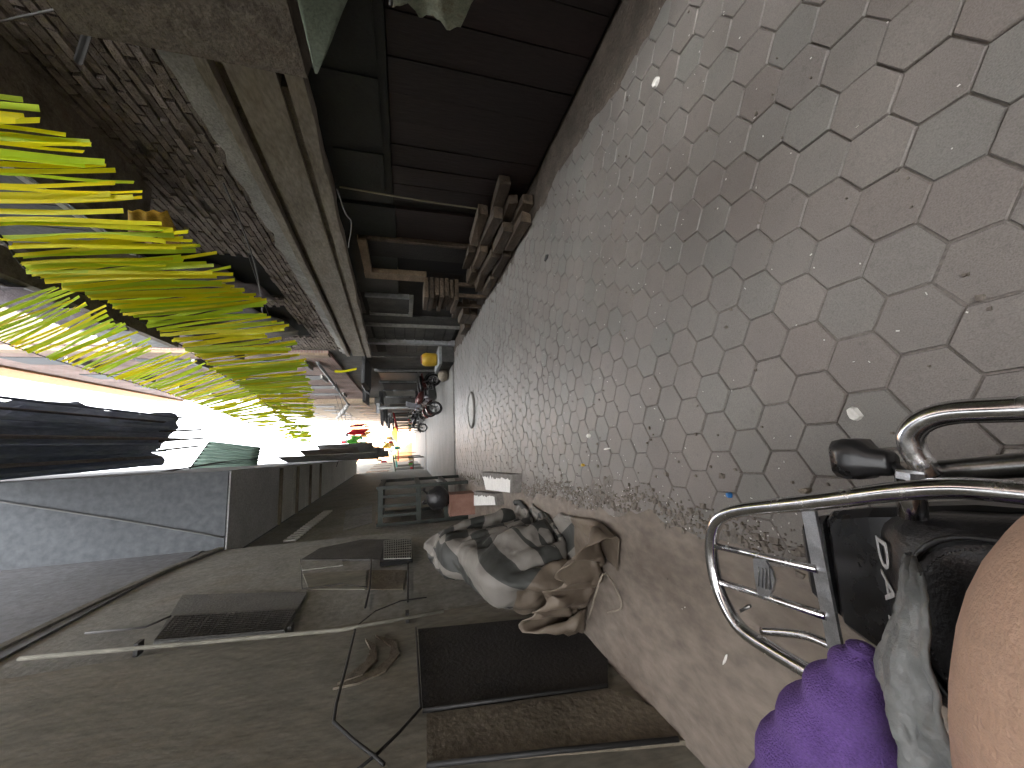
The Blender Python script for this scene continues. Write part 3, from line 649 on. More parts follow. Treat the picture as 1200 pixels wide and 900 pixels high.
wline('cable', [(416, 738), (406, 780), (394, 825), (391, 846), (415, 868), (440, 887), (450, 896)], .010, 'cable_black', 'black cable making a bent loop round the painted crescent', XL+.05)
P = [(390, 806), (420, 800), (452, 786), (468, 766), (464, 750), (440, 744), (458, 757), (456, 770), (440, 784), (415, 794)]
wpoly('painted_mark', P, 'plaster_brown', XL+.013, .03, lb)
P = [(395, 800), (425, 790), (442, 772), (440, 755), (428, 748), (434, 760), (428, 775), (410, 788)]
wpoly('painted_mark', P, 'plaster_brown', XL+.022, .03, lb)
P = [PX(q[0], q[1], XL+.05) for q in ((22, 772), (200, 756), (400, 738), (520, 716))]
pp = thing('wall_pipe', 'pale vertical pipe running down the corner between the two left houses', 'pipe', P[-1]); MB().tube(P, .017, 8).build('pipe', 'plaster_olive', pp)
for i in (.25, .6, .9): q = P[0].lerp(P[-1], i); B('clamp', (XL-.02, q.y-.04, q.z-.015), (XL+.08, q.y+.04, q.z+.015), 'iron_dark', pp)
# second left house
l2 = thing('plaster_house', 'grey plastered house with a meshed window and an overhanging upper storey', 'building', (XL, 8, 0))
B('wall', (XL-.6, 4.0, -.05), (XL-.03, 7.7, 14), 'plaster_tan', l2)
B('wall', (XL-.9, 7.71, -.05), (XL-.18, 26, 4.2), 'plaster_tan', l2)
B('upper_facing', (XL-.03, 4.0, 4.56), (XL-.008, 7.69, 13.9), 'plaster_glare', l2)
def ledge(z, x): return None
cb = MB(); rings = []
for q in ((-40, 778), (0, 759), (100, 711), (200, 665), (262, 641)):
    p = PX(*q, XL); rings.append([(XL-.02, p.y, p.z-.05), (XL+.012, p.y, p.z-.04), (XL+.022, p.y, p.z+.02), (XL-.02, p.y, p.z+.05)])
cb.loft(rings, smooth=False).build('ledge', 'plaster_tan', l2)
mat('niche_grey', (.045, .044, .04), (.075, .073, .068), scale=2.5, bump=.3, rough=.9)
mat('shutter_grey', (.12, .122, .115), (.16, .162, .152), scale=2.5, bump=.3, rough=.9)
wpoly('window', [(214, 697), (360, 693), (334, 739), (180, 752)], 'shutter_grey', XL+.0, .05, l2)
gm = wpoly('window_mesh', [(205, 722), (347, 714), (333, 738), (181, 750)], 'niche_grey', XL+.012, .02, l2)
mb = MB(); q0, q1, q2, q3 = [PX(*q, XL+.016) for q in ((205, 722), (347, 714), (333, 738), (181, 750))]
for i in range(27): t = i/26; mb.bar(q0.lerp(q1, t), q3.lerp(q2, t), .006, .006)
for i in range(12): t = i/11; mb.bar(q0.lerp(q3, t), q1.lerp(q2, t), .006, .006)
mb.build('mesh_wire', 'wall_mid', gm)
for i, pts in enumerate([[(352, 655), (400, 650), (402, 662), (354, 668)], [(355, 672), (430, 668), (428, 690), (362, 690)], [(432, 668), (476, 668), (472, 690), (430, 690)], [(440, 600), (470, 598), (470, 615), (440, 618)], [(405, 598), (436, 592), (436, 612), (402, 622)], [(395, 628), (440, 622), (440, 632), (388, 640)]]):
    wpoly('plaster_patch', pts, ('plaster_tan', 'plaster_olive', 'plaster_brown', 'concrete_fascia', 'plaster_grey', 'plaster_tan')[i], XL-.018 if i < 3 else XL-.168, .02, l2)
wpoly('niche', [(375, 642), (425, 632), (482, 632), (482, 655), (425, 655), (352, 656)], 'niche_grey', XL-.006, .03, l2)
wline('conduit', [(435, 655), (433, 690), (428, 712)], .012, 'cable_black', parent=l2, x0=XL+.0); wline('conduit', [(478, 655), (478, 705)], .012, 'cable_black', parent=l2, x0=XL+.0)
wline('cable', [(352, 655), (354, 690), (400, 684), (430, 688)], .006, 'cable_black', 'thin black wire sagging across the grey plaster by the meshed window', XL+.02)
wline('cable', [(420, 732), (440, 716), (470, 704), (500, 700)], .006, 'cable_black', 'thin black wire slanting behind the pale pipe', XL+.02)
wline('cable', [(100, 742), (170, 735), (200, 722)], .010, 'cable_grey', 'short grey cable stub above the meshed window', XL+.03)
# overhanging storey
YB = 7.70; XO = PY(200, 555, YB).x; ZB = PY(265, 600, YB).z
XO2 = XO-.55
mb = MB(); mb.add([(XL-.9, YB, ZB), (XO, YB, ZB), (XO2, 26, ZB), (XL-.9, 26, ZB), (XL-.9, YB, 19), (XO, YB, 19), (XO2, 26, 19), (XL-.9, 26, 19)], [(0, 3, 2, 1), (4, 5, 6, 7), (0, 1, 5, 4), (1, 2, 6, 5), (2, 3, 7, 6), (3, 0, 4, 7)])
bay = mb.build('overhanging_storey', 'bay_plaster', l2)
y = YB+.02; k = 0
for (ya, yb_) in ((YB+.02, 10.4), (10.46, 11.6), (11.66, 13.0), (13.06, 15.0), (15.06, 17.5), (17.56, 21), (21.06, 25.9)):
    xa = lambda yy: XO-(XO-XO2)*(yy-YB)/(26-YB)
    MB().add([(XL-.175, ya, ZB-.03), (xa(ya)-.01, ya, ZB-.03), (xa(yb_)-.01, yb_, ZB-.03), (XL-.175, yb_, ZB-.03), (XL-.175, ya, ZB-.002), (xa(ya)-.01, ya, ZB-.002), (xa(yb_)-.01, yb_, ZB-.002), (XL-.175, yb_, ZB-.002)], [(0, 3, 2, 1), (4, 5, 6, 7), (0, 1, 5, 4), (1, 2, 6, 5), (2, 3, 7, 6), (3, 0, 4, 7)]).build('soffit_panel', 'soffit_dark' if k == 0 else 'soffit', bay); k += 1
for i in range(4):
    B('beam', (XL-.17, 10.41+i*1.5, ZB-.10), (xa(11+i*1.5)-.03, 10.455+i*1.5, ZB-.031), 'plaster_brown', bay)
vg = thing('vent_grille', 'white slatted strip under the overhanging storey', 'vent', PX(345, 628, XL-.17))
q0, q1 = PX(343, 632, XL-.14), PX(388, 597, XL-.14)
for i in range(16):
    a = q0.lerp(q1, i/16); b = q0.lerp(q1, (i+.5)/16); B('slat', (XL-.18, a.y, a.z-.06), (XL-.14, b.y, a.z+.16), 'paint_white', vg)
wn_ = [PX(60, 590, XL+.03), PY(265, 628, YB-.03)]
q0, q1 = PX(0, 605, XO+.02) if False else PY(-20, 585, 7.66), PY(262, 630, 7.66)
tag(MB().tube([q0, q0.lerp(q1, .5)+Vector((0, 0, -.05)), q1], .012, 6, sub=6).build('cable', 'cable_grey'), 'grey cable slanting across the pale overhanging storey', 'cable')
# canopy high over the alley; its unseen near part is added for shade
cn = thing('roof_canopy', 'dark blue canopy of boards and cloth high between the houses, widened out of view for shade', 'canopy', (XO, 10, 8))
def can(u, v):
    Y = -5+u*18.3+(.5*nz(v*5, 1)+.35*nz(v*17, 6))*u; wd_ = 1.38+.10*wave(Y*1.2)+.07*nz(Y*5, 3)+1.25*min(1, max(0, (6.5-Y)/4)); X = XO+v*wd_; Z = 8+.12*nz(X*2, Y*.8)-.25*math.sin(v*3.14)*.6+(.25*(u-.9)*10*math.sin(v*5) if u > .9 else 0)  # near end runs on and widens out of view to darken the ground
    return Vector((X, Y, Z))
MB().sheet(can, 70, 12, .05, smooth=False).build('cover', 'canopy_blue', cn)
for i in range(9):
    x = XO+.06+i*.155; B('batten', (x, -4.8+random.uniform(0, .6), 7.66+random.uniform(-.03, .03)), (x+.045, 13.0+random.uniform(-.6, .6), 7.71+random.uniform(-.03, .03)), ('canopy_blue', 'cloth_grey')[i % 3 == 1], cn, .02)
for i in range(2): B('cross_beam', (XO-.02, -4+i*3.2, 7.58), (.98, -3.92+i*3.2, 7.65), 'canopy_blue', cn)
for i, x in enumerate((.05, .3, .55)): MB().tube([(x, 12.6, 7.75), (x+.1, 14.2+.4*(i % 2), 7.5)], .03, 6).build('pole', 'wood_old', cn)
q = [PY(*p, 16.0) for p in ((222, 550), (246, 517), (306, 524), (300, 551))]
cs = thing('corrugated_sheet', 'green translucent corrugated sheet hanging above the alley', 'sheet', q[3])
MB().sheet(lambda u, v: q[0].lerp(q[1], u).lerp(q[3].lerp(q[2], u), v)+Vector((0, .06*math.sin(u*50), 0)), 60, 6, .01).build('panel', 'sheet_green', cs)
MB().tube([q[0], q[1]], .03, 6).build('rail', 'iron_dark', cs)
for i in range(3):
    ya, yb_ = 13+i*2, 17+i*3.5
    tag(MB().tube([(XO-.35, 8, 7.6-i*.3), (XO-.1+.06*i, 14, 7.2-i*.4), (XO-.4, 24, 6.5-i*.3)], .012, 5, sub=5).build('cable', 'cable_black'), 'black overhead wire strung along the overhanging storey', 'cable', 'wires along the overhanging storey')
# awnings stepping away along the left
for i in range(9):
    Y = 12.2+i*1.5; x0 = xa(min(Y, 26))+.02+.12*(i % 3); wd = .35+.12*(i % 4); z1 = ZB+.55-.2*(i % 3); z0 = 2.2+.35*((i*2) % 3)
    drape('shade_cloth', ('pale grey', 'dusty brown', 'dirty grey')[i % 3]+' shade cloth hanging from the edge of the overhanging storey', 'shade cloth', lambda u, v: Vector((x0+.04*math.sin(u*20)*v+wd*(1-u)*.6, Y+u*1.1, z1+(z0-z1)*v)), ('shade_grey', 'shade_brown', 'shade_grey')[i % 3], 16, 6, .01, 'shade cloths along the overhanging storey')
for i, (x, Y, m, w_) in enumerate(((-1.3, 52, 'cloth_yellow', 'pale yellow'), (.9, 58, 'cloth_white', 'white'), (1.2, 49, 'banner_gold', 'gold'), (-1.6, 63, 'cloth_red', 'red'))):
    ps_ = thing('market_parasol', '%s market parasol at the sunny far end of the alley' % w_, 'parasol', (x, Y, 0))
    MB().tube([(x, Y, 0), (x, Y, 2.9)], .03, 6).build('pole', 'iron_dark', ps_); MB().loft([[(x+math.cos(k*math.pi/4)*r, Y+math.sin(k*math.pi/4)*r, z) for k in range(8)] for r, z in ((1.25, 2.25), (1.25, 2.3), (.6, 2.7), (.05, 2.95))], smooth=False).build('canopy', m, ps_)
l3 = thing('far_house', 'far house on the left with dim shaded front', 'building', (-2.6, 40, 0)); B('wall', (-8, 26.1, -.05), (-2.1, 46, 16), 'plaster_tan', l3)
for i in range(5): B('window', (-2.115, 27.5+i*3.6, 2.6), (-2.08, 28.9+i*3.6, 4.2), 'glass_dark', l3)
l4 = thing('far_house', 'small pale house at the far left end of the alley', 'building', (-3, 60, 0)); B('wall', (-8, 46.3, -.05), (-2.8, 77, 4.4), 'stucco_far', l4)
for i in range(5): B('door', (-2.82, 48+i*5, 0), (-2.78, 49.4+i*5, 2.3), 'iron_green', l4)

# stall frame, bag, box, crate on the left
sf = thing('stall_frame', 'dark green iron stall frame against the left wall', 'stall', (-1.3, 9.6, 0))
X0, X1, Y0, Y1 = -1.72, -.95, 9.0, 10.6
for x in (X0, X1):
    for y in (Y0, Y1): B('post', (x-.035, y-.035, 0), (x+.035, y+.035, 1.98), 'iron_green', sf)
for z in (.5, 1.1, 1.9):
    B('rail', (X0+.036, Y0-.03, z-.05), (X1-.036, Y0+.03, z+.05), 'iron_green', sf); B('rail', (X1-.03, Y0+.036, z-.05), (X1+.03, Y1-.036, z+.05), 'iron_green', sf); B('shelf', (X0+.036, Y0+.031, z-.02), (X1-.031, Y1-.036, z+.01), 'wall_mid', sf)
for i in range(3): B('slat', (X0+.15+i*.2, Y0-.02, 1.151), (X0+.21+i*.2, Y0+.02, 1.849), 'iron_green', sf)
bx = thing('cardboard_box', 'reddish brown box on the ground before the stall frame', 'box', (-1.25, 8.3, 0)); B('body', (-1.5, 8.05, .008), (-1.08, 8.5, .5), 'box_brown', bx); B('flap', (-1.51, 8.04, .501), (-1.07, 8.28, .515), 'box_brown', bx); B('flap', (-1.51, 8.29, .501), (-1.07, 8.51, .513), 'box_brown', bx)
bg_ = thing('black_bag', 'black plastic bag on top of the reddish brown box', 'bag', (-1.2, 8.3, .51))
mb = MB().ell((-1.16, 8.3, .74), (.24, .24, .235), 18, 12); mb.v = [v+Vector((1, 1, 1))*.05*nz(v.x*9, v.y*9, v.z*9) for v in mb.v]; mb.build('body', 'bag_black', bg_)
for s in (-1, 1): MB().tube([(-1.16+s*.08, 8.3, .92), (-1.1+s*.14, 8.26, 1.04), (-1.06+s*.11, 8.2, 1.0)], .02, 6, sub=3).build('handle', 'bag_black', bg_)
cr = thing('wire_basket', 'dark wire basket in the wall niche above the tarp', 'basket', (XL, 6.4, 1.35))
q0, q1, q2, q3 = [PX(*q, XL+.06) for q in ((450, 634), (482, 630), (482, 654), (450, 655))]
mb = MB()
for i in range(13): t = i/12; mb.bar(q0.lerp(q1, t), q3.lerp(q2, t), .012, .012)
for i in range(9): t = i/8; mb.bar(q0.lerp(q3, t), q1.lerp(q2, t), .012, .012)
mb.build('front', 'plaster_tan', cr); c_ = (q0+q2)/2; B('body', (XL-.004, q2.y+.02, min(q1.z, q2.z)), (XL+.05, q0.y-.02, max(q0.z, q3.z)), 'dark_void', cr)
# whitewashed kerb blocks
def kerb(top, h, label):
    P = [PG(*q, h) for q in top]; c_ = sum(P, Vector())/4
    t = thing('kerb_block', label, 'kerb block', (c_.x, c_.y, 0), 0, 'whitewashed kerb blocks')
    MB().loft([[Vector((p.x, p.y, -.01)) for p in P], [Vector((p.x, p.y, h-.015)) for p in P], [c_+(p-c_)*.96 for p in P]], smooth=False).build('body', 'block_concrete', t)
    mb = MB(); n = 26; lo = []; hi = []
    for i in range(n+1):
        a = P[3].lerp(P[2], .03+.94*i/n); b = P[0].lerp(P[1], .03+.94*i/n); lo.append(a.lerp(b, .03)); hi.append(a.lerp(b, .72+.16*nz(i*.6, h*30)+.16*(random.random()-.5)))
    vs = []
    for a, b in zip(lo, hi): vs += [a+Vector((0, 0, .004)), b+Vector((0, 0, .004)), b+Vector((0, 0, -.002)), a+Vector((0, 0, -.002))]
    fs = []
    for i in range(n):
        for k in range(4): fs.append((i*4+k, i*4+(k+1) % 4, (i+1)*4+(k+1) % 4, (i+1)*4+k))
    mb.add(vs, fs).build('whitewash', 'white_wash', t); return t
kerb([(564, 553), (600, 556), (599, 578), (569, 574.5)], .13, 'whitewashed concrete kerb block lying out on the hexagon paving')
kerb([(555, 575.5), (580, 578.5), (582, 592), (555, 593)], .13, 'whitewashed concrete kerb block lying close against the tarp')

# ================================================================== GARLANDS
def streamer_mesh(i):
    rr = random.Random(i); bend = rr.uniform(-.035, .035); tw = rr.uniform(-.35, .35); wd = rr.uniform(.020, .031)
    mb = MB(); nu = 6; vs = []; fs = []
    for k in range(nu+1):
        u = k/nu; a = tw*u
        for v in (-.5, .5): vs.append(Vector((math.cos(a)*v*wd+bend*u*u, math.sin(a)*v*wd+.02*math.sin(u*5+2*i), -u)))
    for k in range(nu): fs.append((2*k, 2*k+1, 2*k+3, 2*k+2))
    mb.add(vs, fs, True); me = mb.mesh('streamer'); me.materials.append(M['streamer_%d' % (i % 4)]); return me
sms = [streamer_mesh(i) for i in range(16)]
def garland(label, pts, N, pw, base):
    """pts: list of (top point, vector to the hanging end)"""
    t = thing('garland', label, 'garland', base); P = [p for p, _ in pts]; D = [d for _, d in pts]
    Q, _ = catmull(P, 0, 12); DD, _ = catmull(D, 0, 12); MB().tube(Q, .006, 5).build('cord', 'cable_black', t)
    for k in range(N):
        f = ((k+random.random()*.8)/N)**pw; x = f*(len(Q)-1); i = min(int(x), len(Q)-2); p = Q[i].lerp(Q[i+1], x-i); d = DD[i].lerp(DD[i+1], x-i)
        l = d.length*random.choice((1, 1, 1, .97, .94, .90, .82))*random.uniform(.92, 1.04); d = d.normalized()+Vector((random.gauss(0, .035), random.gauss(0, .03), 0))
        o = bpy.data.objects.new('streamer', random.choice(sms)); COL.objects.link(o); o.parent = t; o.location = p+Vector((random.gauss(0, .015), random.gauss(0, .02), random.uniform(-.02, .005)))-Vector(base)
        o.scale = (random.uniform(.9, 1.4), 1, l); o.rotation_mode = 'QUATERNION'; o.rotation_quaternion = Vector((0, 0, -1)).rotation_difference(d) @ Matrix.Rotation(random.uniform(-.45, .45), 4, 'Z').to_quaternion()
    return t
def gpt(bottom, top, Y):
    b = PY(*bottom, Y)
    if top is None: return (b+Vector((-.10, 0, .85)), Vector((.10, 0, -.85)))
    a = PY(*top, Y); return (a, b-a)
A = [gpt((-40, 90), None, 2.0), gpt((70, 140), None, 2.25), gpt((130, 195), None, 2.45), gpt((205, 270), None, 2.75), gpt((252, 308), (40, 322), 3.1), gpt((300, 345), (130, 358), 3.7), gpt((335, 385), (205, 400), 4.5), gpt((358, 430), (262, 440), 5.9), gpt((368, 466), (306, 468), 8.4), gpt((368, 500), (334, 500), 13.5), gpt((364, 518), (346, 517), 20)]
garland('long green and yellow streamer garland running down the alley below the balcony', A, 200, .60, (1.2, 2.2, 4.2))
Bp = [gpt((60, 330), (-60, 375), 5.0), gpt((125, 362), (22, 408), 6.0), gpt((185, 405), (112, 436), 7.2), gpt((270, 435), (195, 460), 8.6), gpt((325, 462), (250, 480), 10.2), gpt((345, 490), (292, 496), 13), gpt((364, 510), (340, 516), 20)]
garland('shorter yellow streamer garland strung higher against the brick house', Bp, 130, .85, (1.3, 6, 6))
o = bpy.data.objects.new('loose_streamer', sms[0]); COL.objects.link(o); o.location = PY(392, 435, 9); o.scale = (2.2, 1, .45); tag(o, 'single yellow streamer dangling alone before the dark awnings', 'streamer')
o.rotation_euler = (0, 0, .3)
tag(MB().tube([PY(392, 435, 9), PY(330, 400, 10), PX(270, 240, 2.78)], .004, 5, sub=6).build('cable', 'cable_grey'), 'pale thin cord hanging before the brick wall to the single streamer', 'cable')
tag(MB().tube([PX(262, 215, 2.7), PX(285, 270, 2.62), PX(303, 330, 2.6), PX(310, 392, 2.62)], .009, 6, sub=6).build('cable', 'cable_grey'), 'light grey cable drooping over the rough brick storey', 'cable')
tag(MB().tube([PX(0, 25, 2.75), PX(60, 12, 2.75), PX(105, 3, 2.75)], .007, 6, sub=6).build('cable', 'cable_grey'), 'pale cable along the top of the brick by the iron pole', 'cable')
tag(MB().tube([PX(395, 222, 2.62), PX(405, 250, 2.62), PX(412, 262, 2.62), PX(408, 290, 2.64)], .007, 6, sub=6).build('cable', 'cable_grey'), 'short looped wire on the fascia above the thin post', 'cable')
# gold bag banner
bn = thing('gold_banner', 'gold festival banner with brown writing hanging by the green streamers', 'banner', PX(190, 275, 2.0))
q = [PX(*p, 2.0) for p in ((150, 246), (196, 248), (214, 272), (214, 296), (168, 290), (150, 280))]
def bnP(u, v): a = q[0].lerp(q[1].lerp(q[2], v), u); b = q[5].lerp(q[3], u); return a.lerp(b, v)+Vector((-.05*math.sin(u*3.14)*math.sin(v*3.14)-.01*math.sin(u*17), 0, 0))
MB().sheet(bnP, 18, 12, .004).build('cloth', 'banner_gold', bn)
mb = MB()
for k in range(3):
    pts = [bnP(.45+.11*k+.03*math.sin(i*2.1+k), .35+.05*i)+Vector((-.008, 0, 0)) for i in range(9)]; mb.tube(pts, .006, 4)
mb.build('writing', 'banner_ink', bn)
q0, q1 = PX(200, 262, 1.985), PX(212, 290, 1.985)
# lamp bracket and wires on the right far side
lp = thing('street_lamp', 'grey lamp bracket arm reaching out over the far shops', 'street lamp', PX(440, 478, 2.6))
a, b, c = PX(372, 425, 2.72), PX(395, 455, 2.5), PX(408, 474, 2.3)
MB().tube([a, b, c], .05, 8).build('arm', 'plaster_grey', lp); MB().tube([c, PX(402, 482, 2.2), PX(395, 490, 2.1)], [.09, .16, .10], 8, sub=3).build('lamp_head', 'concrete_light', lp)
p = PG(500, 478); ps_ = thing('sign_post', 'pale vertical post standing beyond the parked motorcycle', 'post', (p.x, 20, 0)); X = PY(470, 478, 20).x
MB().tube([(X, 20, 0), (X, 20, PY(442, 477, 20).z)], .06, 8).build('pole', 'plaster_grey', ps_); B('bracket', (X-.25, 19.95, PY(445, 477, 20).z), (X+.25, 20.05, PY(441, 477, 20).z), 'plaster_grey', ps_)
# coloured cloths far down the alley
cl = [((412, 497), (428, 500), 'cloth_pink', 18), ((409, 503), (430, 509), 'cloth_red', 22), ((409, 511), (421, 520), 'cloth_green', 24), ((415, 518), (428, 524), 'cloth_teal', 26), ((418, 525), (428, 531), 'cloth_red', 27), ((392, 526), (420, 533), 'cloth_white', 28), ((430, 523), (437, 531), 'cloth_yellow', 33), ((450, 519), (458, 525), 'banner_gold', 38), ((425, 506), (432, 512), 'cloth_yellow', 23)]
lab = {'cloth_pink': 'pink', 'cloth_red': 'red', 'cloth_green': 'green', 'cloth_teal': 'teal', 'cloth_white': 'white', 'cloth_yellow': 'yellow', 'banner_gold': 'gold'}
seen = {}
for i, ((x0, y0), (x1, y1), m, Y) in enumerate(cl):
    a, b = PY(x0, y0, Y), PY(x1, y1, Y); w_ = lab[m]; seen[w_] = seen.get(w_, 0)+1
    lb_ = {1: 'small %s cloth hung on a line at the bright far end of the alley', 2: 'second small %s cloth farther down the line at the bright far end', 3: 'narrow %s cloth beside the red one over the far shops'}[seen[w_]] % w_
    drape('hanging_cloth', lb_, 'cloth', lambda u, v: Vector((b.x+(a.x-b.x)*u, Y+.15*math.sin(u*9)+.1*nz(u*5, v*5), a.z+(b.z-a.z)*v+.12*math.sin(u*6))), m, 10, 6, .01, None)
for i, Y in enumerate((18, 23, 27, 33, 40)):
    z = PY(411-4*i+(20 if Y > 30 else 0), 515, Y).z+.15; tag(MB().tube([(2.75, Y, z+.5), (.6, Y, z), (-.9, Y, z+.4)], .012, 5, sub=6).build('cable', 'cable_black'), 'line strung across the alley carrying hanging cloths', 'cable', 'cloth lines across the alley')

# ================================================================== MOTORCYCLES  (local: forward +Y, wheels on z = 0)
def wheel(root, y, r=.29):
    wv = MB().torus((0, y, r), (1, 0, 0), r-.05, .05, 32, 10, .95).build('wheel', 'rubber', root, True)
    mb = MB().torus((0, y, r), (1, 0, 0), r-.10, .016, 28, 8)
    mb.disc((0, y, r), (1, 0, 0), .05, .14, 14); mb.build('rim', 'aluminium', wv, True)
    mb = MB()
    for k in range(6):
        a = k*math.pi/3; mb.bar((0, y+math.cos(a)*.04, r+math.sin(a)*.04), (0, y+math.cos(a)*(r-.1), r+math.sin(a)*(r-.1)), .03, .02, Vector((1, 0, 0)))
    mb.build('spoke', 'aluminium', wv, True)
def motorcycle(label, loc, rz, paint, full=True):
    t = thing('motorcycle', label, 'motorcycle', loc, rz)
    wheel(t, .66); wheel(t, -.62)
    for s in (-1, 1):
        MB().tube([(s*.075, .66, .29), (s*.075, .50, .80)], .022, 8).build('fork', 'chrome_dull', t, True)
        MB().tube([(s*.09, -.62, .29), (s*.10, -.1, .34)], .022, 8).build('swingarm', 'iron_dark', t, True)
        MB().tube([(s*.12, -.60, .33), (s*.13, -.42, .68)], .03, 8).build('shock', 'chrome_dull', t, True)
    def fender(y, a0, a1, r, nm, m):
        mb = MB(); rings = []
        for k in range(13):
            a = R(a0+(a1-a0)*k/12); c_ = Vector((0, y+math.cos(a)*r, .29+math.sin(a)*r)); n_ = Vector((0, math.cos(a), math.sin(a)))
            rings.append([c_+Vector((-.065, 0, 0))-n_*.03, c_+Vector((-.05, 0, 0))+n_*.008, c_+Vector((.05, 0, 0))+n_*.008, c_+Vector((.065, 0, 0))-n_*.03, c_+Vector((.04, 0, 0)), c_+Vector((-.04, 0, 0))])
        mb.loft(rings).build(nm, m, t, True)
    fender(.66, 20, 165, .33, 'front_fender', paint); fender(-.62, 35 if full else 60, 170 if full else 150, .34, 'rear_fender', 'plastic_black')
    MB().tube([(0, .48, .80), (0, .2, .62), (0, -.1, .62), (0, -.45, .70)], .03, 8, sub=3).build('frame', 'iron_dark', t, True)
    MB().box((-.13, -.08, .24), (.13, .30, .52), .015).tube([(0, .16, .5), (0, .2, .66)], [.09, .08], 12).build('engine', 'aluminium', t, True)
    MB().tube([(.1, .25, .3), (.15, .1, .2), (.16, -.3, .25), (.17, -.8, .36)], [.02, .025, .045, .04], 10, sub=4).build('exhaust', 'chrome_dull', t, True)
    MB().loft([[(math.cos(k*math.pi/6)*wx, y, z+math.sin(k*math.pi/6)*hz) for k in range(12)] for y, wx, z, hz in ((-.06, .07, .72, .05), (0, .12, .76, .10), (.15, .15, .80, .13), (.32, .14, .82, .12), (.44, .07, .82, .06))]).build('tank', paint, t, True)
    hb = MB().tube([(-.36, .34, .98), (-.22, .42, 1.0), (-.08, .47, .95), (.08, .47, .95), (.22, .42, 1.0), (.36, .34, .98)], .013, 8, sub=3).build('handlebar', 'chrome_dull', t, True)
    for s in (-1, 1):
        MB().tube([(s*.26, .40, 1.0), (s*.37, .33, .98)], .02, 8).build('grip', 'rubber', hb, True)
        mr_ = MB().tube([(s*.24, .41, 1.01), (s*.32, .40, 1.16)], .007, 6).build('mirror', 'iron_dark', hb, True); MB().ell((s*.33, .39, 1.19), (.055, .02, .04), 12, 8).build('mirror_head', 'chrome', mr_, True) if False else None
        MB().ell((s*.33, .39, 1.19), (.055, .02, .04), 12, 8).build('mirror_head', 'iron_dark', hb, True)
    MB().ell((0, .56, .86), (.10, .08, .10)).build('headlight', 'lens_grey', t, True); MB().tube([(0, .42, .86), (0, .55, .86)], [.06, .105], 14).build('headlight_shell', paint, t, True)
    if full: MB().loft([[(x*w_, y, z) for x, z in ((-1, zt-.09), (-1.0, zt-.03), (-.8, zt), (.8, zt), (1, zt-.03), (1, zt-.09))] for y, w_, zt in ((-.02, .10, .80), (-.2, .125, .79), (-.42, .125, .82), (-.73, .12, .835), (-.75, .11, .82))], smooth=False).build('seat', 'vinyl_black', t, True)
    if full:
        MB().loft([[(x*w_, y, z) for x, z in ((-1, zl), (-1, zt), (1, zt), (1, zl))] for y, w_, zl, zt in ((-.2, .13, .56, .71), (-.5, .12, .64, .73), (-.85, .07, .72, .78))], smooth=False).build('tail', paint, t, True)
        MB().box((-.05, -.89, .70), (.05, -.852, .76), .004).build('rear_light', 'red_plastic', t, True)
        MB().tube([(-.13, -.5, .83), (-.14, -.8, .86), (-.08, -.95, .87), (.08, -.95, .87), (.14, -.8, .86), (.13, -.5, .83)], .011, 8, sub=4).build('rack', 'chrome_dull', t, True)
    return t
pk = motorcycle('parked motorcycle with maroon tank and pale front guard beside the stone step', (1.85, 15.0, .012), R(115), 'maroon_paint')
ws = MB().sheet(lambda u, v: Vector(((u-.5)*.36, .58-.12*v, .92+.42*v)), 6, 6, .006).build('windscreen', 'lens_grey', pk, True)
mc = motorcycle('dark motorcycle parked beyond the pale post', (2.1, 21.5, .012), R(60), 'plastic_black')
for i, (x, Y, m, w_) in enumerate(((1.75, 32, 'cloth_red', 'red'), (-1.5, 30, 'awning_green', 'pale green'), (1.7, 37, 'cloth_pink', 'pink'), (-1.6, 36.5, 'cloth_teal', 'teal'), (1.6, 42.5, 'banner_gold', 'gold'))):
    t = thing('market_stall', 'market stall with %s canopy and piled goods beside the far shops' % w_, 'stall', (x, Y, 0))
    B('table', (x-.45, Y-.7, .75), (x+.45, Y+.7, .82), 'wood_old', t)
    for a_ in (-.4, .4):
        for b_ in (-.65, .65): B('post', (x+a_-.025, Y+b_-.025, 0), (x+a_+.025, Y+b_+.025, 2.0+.2*(a_ > 0)), 'iron_dark', t)
    MB().sheet(lambda u, v: Vector((x-.6+1.2*u, Y-.85+1.7*v, 2.02+.2*u+.04*math.sin(v*14))), 8, 12, .02).build('canopy', m, t)
    for k in range(6): q_ = .1+.05*(k % 3); B('goods', (x-.38+.13*k, Y-.6+.17*((k*2) % 5), .821), (x-.28+.13*k, Y-.4+.17*((k*2) % 5), .9+q_), ('cloth_yellow', 'cloth_red', 'sack', 'cloth_green', 'box_brown', 'cloth_white')[(k+i) % 6], t)
rr_ = random.Random(5)
for k in range(26):
    cx_, cy_ = rr_.uniform(398, 468), rr_.uniform(496, 540); Y = rr_.uniform(24, 46); w2 = rr_.uniform(2, 4); h2_ = rr_.uniform(3, 8); m = rr_.choice(('cloth_red', 'cloth_yellow', 'banner_gold', 'cloth_white', 'cloth_pink', 'cloth_teal', 'cloth_grey'))
    a, b = PY(cx_, cy_, Y), PY(cx_+h2_, cy_+w2, Y)
    drape('pennant', 'small %s festival pennant fluttering over the far shops' % {'cloth_grey': 'grey', **lab}[m], 'pennant', lambda u, v: Vector((b.x+(a.x-b.x)*u, Y+.1*math.sin(u*9), a.z+(b.z-a.z)*v*(1-.3*u))), m, 5, 4, .008, 'festival pennants over the far shops')
motorcycle('motorcycle with red tank parked beside the dark shop front awnings', (2.0, 17.6, .012), R(100), 'red_plastic')
motorcycle('black motorcycle parked under the far awning posts', (1.5, 24.5, .012), R(70), 'plastic_black')
mc2 = motorcycle('dark motorcycle parked in the bright far part of the alley', (1.9, 29.5, .012), R(150), 'plastic_black')

